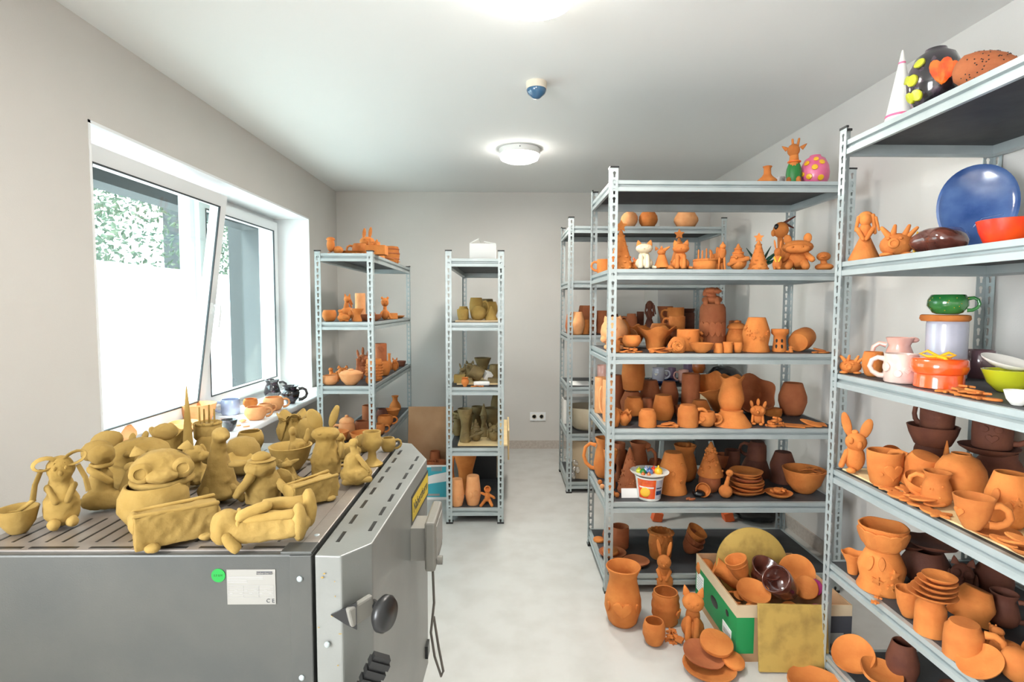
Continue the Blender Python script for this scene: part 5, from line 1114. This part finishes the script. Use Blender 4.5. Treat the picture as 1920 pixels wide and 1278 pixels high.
obj('body', G().lathe([(0,-.006),(52*s_,-.006),(60*s_,.008),(61*s_,.012),(57*s_,.014),(50*s_,.003),(0,.003)], 48, T=T, fn=lambda x,y,z: (x*(1+.10*y/(60*s_)),y,z)), M['blue'], r)
obj('relief_ornament', G().tube([(-4*s_,-.012,20*s_),(-4*s_,-.010,58*s_),(8*s_,-.008,74*s_),(38*s_,-.004,80*s_)], 2.4*s_, 8).tube([(8*s_,-.012,40*s_),(10*s_,-.012,52*s_),(22*s_,-.011,54*s_),(40*s_,-.009,62*s_)], 1.8*s_, 8), M['blue'], r)
put('C3','pig',1594,.05,46,34,'ter','small orange turtle figure at the post end of the third shelf')
put('C3','round',1636,.08,44,46,'ter','plain orange cup left of the white face mug')
put('C3','jug',1684,.20,62,70,'pink','glossy pink pitcher with loop handle behind the face mug',hd='L',spout=20)
put('C3','mug',1690,.065,68,54,'pwht','white-pink mug with a moulded face and handle to the left',hd='L',rel='disc -55 .55 .16|disc -10 .35 .12|heart 20 .45 .12')
put('C3','tall',1771,.30,84,106,'lav','tall pale grey-blue glazed jar')
SURF['Q'] = ('X', zC[2]+.0, CX)
p = locate('C3',1771,.30); s_ = depth(*p)/F; jh = 107*s_
put('C3','tile',1766,.30,98,12,'ter','round wooden-brown coaster lying on the tall grey jar',dz=jh,amp=.07)
put('C3','round',1770,.30,80,36,'grng','green glazed mug with handle to the right topping the jar stack',hd='R',dz=jh+13*s_,rel='dots 14 .012',relm='ylw')
put('C3','mug',1836,.44,58,52,'mauv','dark mauve glazed mug behind the lime bowl',hd='L')
put('C3','tall',1758,.11,100,27,'orng','glossy orange-red round box base at the shelf front')
put('C3','tile',1758,.11,112,27,'orng','glossy orange-red box lid tied with a yellow clay bow',dz=.046,name='box_lid',cat='lid')
p = locate('C3',1758,.11); s_ = depth(*p)/F
r = empty('clay_bow', (p.x, p.y, p.z+.046+27*s_), atan2(-p.x,p.y)); tag(r, 'yellow clay bow on the orange-red box lid', 'bow')
obj('loop', G().tube([(0,0,.004),(-.03,-.004,.022),(-.048,-.008,.012),(-.03,-.01,.004),(0,-.004,.004)], .0045, 8), M['ylw'], r)
obj('loop', G().tube([(0,0,.004),(.024,.004,.018),(.04,.004,.010),(.026,0,.004),(0,0,.004)], .0045, 8), M['ylw'], r)
obj('tail', G().tube([(0,-.01,.004),(.016,-.05,.002),(.020,-.062,-.006),(.020,-.066,-.03)], .006, 8), M['ylw'], r)
put('C3','bowl',1890,.24,110,42,'lime','lime-yellow glazed bowl under a white plate')
p = locate('C3',1890,.24)
put('C3','plate',1886,.24,108,12,'wht','white glazed plate tilted on the lime bowl',dz=.065,tilt=(8,14))
pile('C3',[(1772,.05,0),(1790,.06,0),(1806,.05,0),(1824,.06,0),(1840,.05,0),(1858,.06,0),(1800,.07,1),(1818,.06,1),(1836,.06,1),(1826,.05,2),(1812,.10,2)],['flower','leaf','star','disc'],'ter','thin orange clay ornament in the heap before the lime bowl','ornament heap before the lime bowl',.026,seed=15)
put('C3','bowl',1908,.06,58,28,'wht','white bowl cut off by the right edge of the photograph')
# fourth shelf of the right rack (placed by their foot on the board)
put('P4','bigear',1594,884,58,108,'ter','orange rabbit with two enormous spread ears at the post end')
put('P4','cup',1632,908,70,64,'ter','orange cup with a face and butterfly wing relief',rel='heart 30 .5 .3|disc -10 .4 .06',hd=None)
put('P4','leafp',1668,885,44,60,'ter','orange leaf plate standing behind the winged cup',tilt=(62,0),name='leaning_leaf_plate')
put('P4','invcup',1716,915,76,58,'ter','tipped orange cup before the dark stacked saucers',tilt=(12,14),hd='L')
put('P4','round',1742,880,64,52,'drk','dark waisted pot at the base of the saucer tower')
put('P4','dish',1745,880,102,38,'drk','dark wide saucer dish in the middle of the tower',dz=.092)
put('P4','mug',1752,880,66,52,'drk','dark straight cup on top of the saucer tower',dz=.152,hd='L',big=.4)
put('P4','invbowl',1870,905,130,60,'drk','broad dark upturned bowl under the bearded mug')
put('P4','plate',1850,905,120,14,'drk','dark saucer plate under the bearded mug',dz=.105)
put('P4','mug',1855,905,80,56,'drk','dark mug with moulded bearded face and glasses, high on the stack',hd='R',dz=.125,rel='disc -20 .7 .1|disc 15 .7 .1|heart 0 .4 .16')
put('P4','sphere',1798,935,104,86,'ter','big round orange teapot body with stacked plates behind the jug')
put('P4','jug',1755,945,64,62,'ter','orange elephant-nosed jug with loop handle to the left',hd='L',rel='dots 8 .04')
put('P4','cone',1772,900,24,60,'ter','orange cross-shaped finial rising behind the elephant-nosed jug',dz=.03)
put('P4','bowl',1822,1000,84,62,'ter','orange teacup with a heart and handle to the lower right',hd='R',rel='heart -45 .55 .16',dz=.014,thick=1.3)
put('P4','plate',1826,1004,108,10,'ter','orange saucer under the heart teacup')
put('P4','pot',1888,985,96,100,'ter','large orange pot with wavy relief lines at the right',rel='leaf -30 .6 .2|leaf 0 .4 .2|star 20 .55 .14')
put('P4','plate',1895,1035,104,14,'ter','orange plate of flat pieces at the right frame edge')
pile('P4',[(1880,1032,1),(1900,1036,2),(1912,1040,3)],['leaf','disc'],'ter','flat orange piece lying on the plate at the frame edge','pieces on the edge plate',.03,seed=16,dz0=.012)
pile('P4',[(1655,912,0),(1668,918,0),(1676,908,0),(1690,930,0),(1706,938,0),(1700,925,1),(1722,948,0),(1716,936,1),(1740,958,0),(1760,965,0),(1752,952,1),(1730,946,2)],['leaf','flower','leaf','disc'],'ter','thin orange leaf dish along the front of the plywood sheet','leaf dishes on the plywood',.034,seed=17,name='leaf_dish',cat='dish')
put('P4','leafp',1722,935,64,20,'ter','boat-shaped orange leaf bowl among the leaf dishes',tilt=(20,20),name='leaf_bowl',cat='bowl',dz=.02)
# fifth shelf of the right rack
put('P5','invpot',1634,1098,92,78,'ter','orange owl vase body with flared foot and leaf appliques',rel='leaf -30 .7 .16|leaf 0 .75 .14|star 30 .55 .12|flower -10 .35 .12|flower 25 .25 .1')
p = locate('P5',1634,1098); s_ = depth(*p)/F
put('P5','dish',1634,1098,96,46,'ter','orange crown rim of clay discs on the owl vase',dz=74*s_,wavy=.05,rel='disc -60 .6 .2|disc -30 .5 .22|disc 0 .5 .22|disc 30 .5 .22|disc 60 .6 .2',name='crown_bowl')
put('P5','flare',1578,1078,46,40,'ter','small orange mushroom-shaped stand at the post end of the shelf',wavy=.1)
put('P5','bowl',1676,1155,56,52,'ter','round orange bowl below the stacked plates')
put('P5','invcup',1722,1185,62,66,'ter','upturned orange cup supporting the stack of plates')
p = locate('P5',1722,1185); s_ = depth(*p)/F
for k in range(5): put('P5','plate',1724+3*k,1185,96-7*k,11,'ter','orange clay plate in the stack on the upturned cup, '+['lowest','second from the bottom','middle','second from the top','topmost'][k],group='plates on the upturned cup',dz=66*s_+.0135*k,amp=.1)
put('P5','invcup',1783,1230,80,66,'ter','wide upturned orange pan with handle at the shelf front',hd='R',thick=1.2)
put('P5','invpot',1818,1170,88,60,'ter','tipped faceted orange bowl behind the upturned pan',tilt=(-14,14))
put('P5','plate',1835,1262,100,14,'ter','orange disc plate with tiny holes leaning at the lower right',tilt=(25,-28))
put('P5','hen',1888,1235,80,60,'ter','orange clay bird lump at the lower right corner')
put('P5','ball',1905,1275,70,60,'ter','rounded orange pot cut by the lower right corner')
put('P5','jug',1880,1170,66,62,'drk','dark jug in the shadows at the right of the shelf',hd='R')
put('P5','pot',1740,1095,100,60,'drk','dark broad pot behind the crowned vase')
put('P5','plate',1752,1095,110,12,'drk','dark ragged leaf plate on the broad dark pot',dz=.125,wavy=.3)
put('P5','owl',1795,1110,60,76,'drk','dark clay creature figure in the shadow of the shelf')
put('P5','sphere',1860,1120,80,70,'drk','dark round pot deep at the right of the shelf')
put('P5','plate',1700,1080,70,10,'drk','dark plate leaning behind the crown rim',dz=.11)
put('P5','bear',1860,1215,26,46,'ter','small orange standing bear between pan and jug')
pile('P5',[(1640,1130,0),(1646,1126,1)],['flower'],'ter','tiny orange clay flower left of the round bowl','tiny flowers by the round bowl',.014,seed=18)

# ---- on the floor
put('F','vase',1167,1166,70,108,'ter','large orange vase with a raised heart standing on the floor',ridges=.004,rel='heart 0 .38 .27|leaf -48 .38 .13|leaf 48 .38 .13')
put('F','barrel',1247,1164,54,58,'ter','orange ringed honey pot on the floor right of the large vase',ridges=.05,rel='heart 70 .4 .2')
put('F','rabbit',1244,1108,50,96,'ter','orange long-eared rabbit standing behind the honey pot',over={})
put('F','round',1226,1206,44,44,'ter','small orange cup nearest the camera on the floor')
put('F','cat',1298,1196,58,100,'ter','tall orange cat sculpture on the floor beside the fruit box')
pile('F',[(1252,1200,0),(1262,1206,0),(1270,1198,0),(1258,1190,1),(1266,1200,1),(1274,1206,1),(1262,1194,2),(1256,1204,2)],['flower','star','square'],'ter','orange clay biscuit in the little heap beside the small cup','biscuits beside the small cup',.020,th=.009,seed=19,name='clay_biscuit')
put('F','plate',1330,1258,104,13,'ter','largest orange oval plate at the bottom of the floor stack',amp=.08)
put('F','plate',1318,1248,80,12,'red','reddish tilted plate in the middle of the floor stack',dz=.02,tilt=(6,10),amp=.1)
put('F','tile',1342,1240,64,9,'ter','orange oval plate with scratched letters on top of the floor stack',dz=.052,tilt=(16,6),amp=.06)
put('F','tile',1374,1255,46,8,'ter','orange scratched tongue-shaped plate sticking out of the floor stack',dz=.02,tilt=(8,12),amp=.12)
# flat leaf plates at the foot of the right rack
put('F','leafp',1528,1290,110,16,'ter','large orange leaf platter with a raised vein, cut by the lower frame edge',amp=.15)
put('P6','leafp',1598,1258,86,16,'ter','orange oval platter leaning on another below the right rack',tilt=(28,-12),amp=.1,dz=.02)
put('P6','leafp',1650,1290,84,14,'ter','orange ragged leaf platter rightmost below the right rack',tilt=(8,12),amp=.3,dz=.03)
put('C6','pot',1690,.18,66,80,'drk','dark broken pot under the right rack')
put('C6','ball',1740,.10,60,40,'drk','dark clay lump at the front of the lowest right shelf')
put('C6','bowl',1790,.25,70,50,'drk','dark bowl further along the lowest right shelf')
# fruit box
BXY = (.935, 1.40, 2.13, 2.60)
bw, bd, bh = BXY[1]-BXY[0], BXY[3]-BXY[2], .235
r = empty('fruit_box', ((BXY[0]+BXY[1])/2, (BXY[2]+BXY[3])/2, 0)); tag(r, 'open green and brown cardboard fruit box full of broken pottery', 'box')
t_ = .006
g = G().box((-bw/2,-bd/2,0),(bw/2,bd/2,t_)).box((-bw/2,-bd/2,t_),(bw/2,-bd/2+t_,bh)).box((-bw/2,bd/2-t_,t_),(bw/2,bd/2,bh)).box((-bw/2,-bd/2+t_,t_),(-bw/2+t_,bd/2-t_,bh)).box((bw/2-t_,-bd/2+t_,t_),(bw/2,bd/2-t_,bh))
obj('body', g, M['card'], r, False)
obj('green_print', G().box((-bw/2-.0012,-bd/2,.035),(-bw/2-.0002,bd/2,.185)).box((-bw/2-.001,-bd/2-.0012,.035),(-bw/2+.07,-bd/2-.0002,.185)), M['boxg'], r, False)
obj('rim_band', G().box((-bw/2-.0014,-bd/2-.0014,.185),(-bw/2-.0002,bd/2,bh)).box((-bw/2,-bd/2-.0014,.185),(bw/2,-bd/2-.0002,bh)), M['card2'], r, False)
g = G().ell((-bw/2-.001,.0,.12),(.0015,.045,.022)).ell((-bw/2-.001,-.14,.15),(.0015,.018,.014)).ell((-bw/2-.001,.2,.15),(.0015,.018,.014)); obj('hand_hole', g, M['blk'], r)
g = G().box((-bw/2-.003,-.19,.05),(-bw/2-.001,-.10,.10)).box((-bw/2-.003,.13,.07),(-bw/2-.001,.22,.16)); st_ = obj('paper_sticker', g, M['paper'], r, False)
g = G()
for i in range(8): g.box((-bw/2-.0036,-.18+.009*i,.06),(-bw/2-.0028,-.18+.009*i+.004,.08))
for i in range(6): g.box((-bw/2-.0036,.14,.08+.012*i),(-bw/2-.0028,.21,.083+.012*i))
obj('printing', g, M['inkl'], st_, False)
obj('front_print', G().box((.09,-bd/2-.0022,.0),(bw/2,-bd/2-.0014,.19)), M['ink'], r, False)
f_ = obj('shipping_label', G().box((.135,-bd/2-.003,.04),(.20,-bd/2-.0022,.12)), M['lblp'], r, False)
g = G()
for i in range(9): g.box((.142+.006*i,-bd/2-.0036,.06),(.142+.006*i+.003,-bd/2-.003,.078))
obj('barcode', g, M['ink'], f_, False)
o = obj('kiln_shelf_disc', G().lathe([(0,0),(.165,0),(.168,.003),(.168,.013),(.165,.016),(0,.016)], 56), M['slab'], None); o.location = (1.165, 2.535, .028+.168); o.rotation_euler = (radians(80), 0, 0); tag(o, 'round mottled yellow kiln shelf standing in the fruit box', 'kiln shelf')
o.location = (1.165, 2.52, .22)
o = block('kiln_shelf_plate', 'kiln shelf', 'square mottled yellow kiln shelf leaning against the fruit box', (1.13, 2.055, .012), (.275,.014,.255), 'slab', rx=-9, ry=1.5)
o.location = (1.135, 2.062, .003)
SURF['BI'] = ('P', .13, 0)
put('BI','jug',1368,1100,44,60,'ter','orange shoe-shaped jug lying in the left of the fruit box',tilt=(0,-70))
put('BI','bowl',1380,1112,44,44,'ter','orange cradle bowl with rope cross in the fruit box',rel='band .8 .05',tilt=(10,-20),dz=.055)
put('BI','leafp',1412,1136,66,12,'ter','orange leaf plate before the rope-cross bowl in the fruit box',tilt=(18,10),dz=.03)
put('BI','bowl',1435,1112,60,44,'chog','brown glazed bowl behind, half under the round kiln shelf',dz=.02,tilt=(20,20))
put('BI','cup',1464,1135,60,48,'chog','brown glazed tipped bowl at the middle of the fruit box',dz=.02,tilt=(35,-35))
put('BI','plate',1492,1110,70,16,'ter','orange plate standing at the right in the fruit box',tilt=(62,-8),dz=.03)
put('BI','tile',1510,1128,48,10,'ter','orange heart-edged disc at the right of the fruit box',tilt=(60,14),dz=.02)
put('BI','tile',1520,1124,34,9,'magn','magenta disc between the orange discs in the fruit box',tilt=(60,14),dz=.035,dy=-.02)
put('BI','tile',1534,1150,30,8,'magn','magenta shard near the post in the fruit box',tilt=(10,10))
put('BI','ball',1322,1082,34,34,'ter','orange rolled clay coil at the rear left of the fruit box',amp=.15)
pile('BI',[(1365,1130,1),(1378,1140,2),(1392,1150,2),(1404,1152,3),(1372,1118,2),(1386,1128,3),(1420,1140,2),(1444,1150,1),(1480,1146,2),(1500,1150,1),(1560,1140,1),(1575,1145,2)],['leaf','flower','disc'],'ter','broken orange shard in the fruit box','shards in the fruit box',.03,seed=20,name='clay_shard',cat='shard',tiltmax=25)

# flame flower on the black pot
for o in [o for o in S.objects if str(o.get('label')).startswith('shiny black round pot')]:
    me_ = [q for q in o.children if q.name.startswith('body')][0].data; R_ = max(v.co.x for v in me_.vertices); zz = max(v.co.z for v in me_.vertices)
    for a, sz, lean in ((-8,.50,-18),(6,.55,8),(18,.42,30)):
        th = radians(-90+a+12); T = Matrix.Translation((R_*.96*cos(th), R_*.96*sin(th), zz*.52)) @ Matrix.Rotation(th+pi/2, 4, 'Z') @ Matrix.Rotation(radians(86), 4, 'X') @ Matrix.Rotation(radians(-lean), 4, 'Z')
        obj('flame_petal', G().prism([(x, y) for x, y in leafo(R_*sz)], -.002, .006, T=T), M['flame'], o, angle=40)
# settle neighbours so that nothing on one surface runs into another
def lim(it, p):
    m_, z_, ref = SURF[it[1]]; r = it[2]; sf = it[1][0]; q = it[3]
    if sf in 'ABDE' and m_ == 'Y' and it[1][0] != 'T':
        x0, y0, w_, d_ = {'A':(AX,AY,D2,W2),'B':(BX,BY,D2,W2),'D':(DX,DY,W1,D1),'E':(EX,EY,W1,D1)}[sf]
        lo = y0+r*.8; p.y = min(max(p.y, lo), y0+d_-.02-r); p.x = min(max(p.x, x0+.006+r), x0+w_-.006-r)
    elif sf in 'CP' and it[1] != 'BI':
        p.x = min(max(p.x, CX+.002+r*.95), CX+D1-.02-r); p.y = min(p.y, CY-r*.5)
    return p
by = {}
for it in ITEMS: by.setdefault('C'+it[1][1] if it[1][0] == 'P' else it[1], []).append(it)
for sf, its in by.items():
    if sf in ('BI','T','F'): continue
    for it in its: it.append(it[3].copy()); it[5] = lim(it, it[5])
    for k in range(80):
        for i in range(len(its)):
            for j in range(i):
                p, q = its[i][5], its[j][5]; d = p.xy - q.xy; L_ = d.length; ov = its[i][2]+its[j][2]-L_
                if ov > 0:
                    v = p.xy.normalized(); s_ = d.dot(v); lat = d - v*s_
                    mv = v*(1 if s_ >= 0 else -1)*.8 + (lat.normalized()*.35 if lat.length > 1e-5 else lat); mv *= ov*.3
                    p.x += mv.x; p.y += mv.y; q.x -= mv.x; q.y -= mv.y
        for it in its:
            e = it[5].xy - it[3].xy
            if e.length > .06: e *= .06/e.length; it[5].x = it[3].x+e.x; it[5].y = it[3].y+e.y
            it[5] = lim(it, it[5])
    for it in its:
        e = it[5] - it[3]; it[0].location += e
        for ch in it[4]: ch.location += e
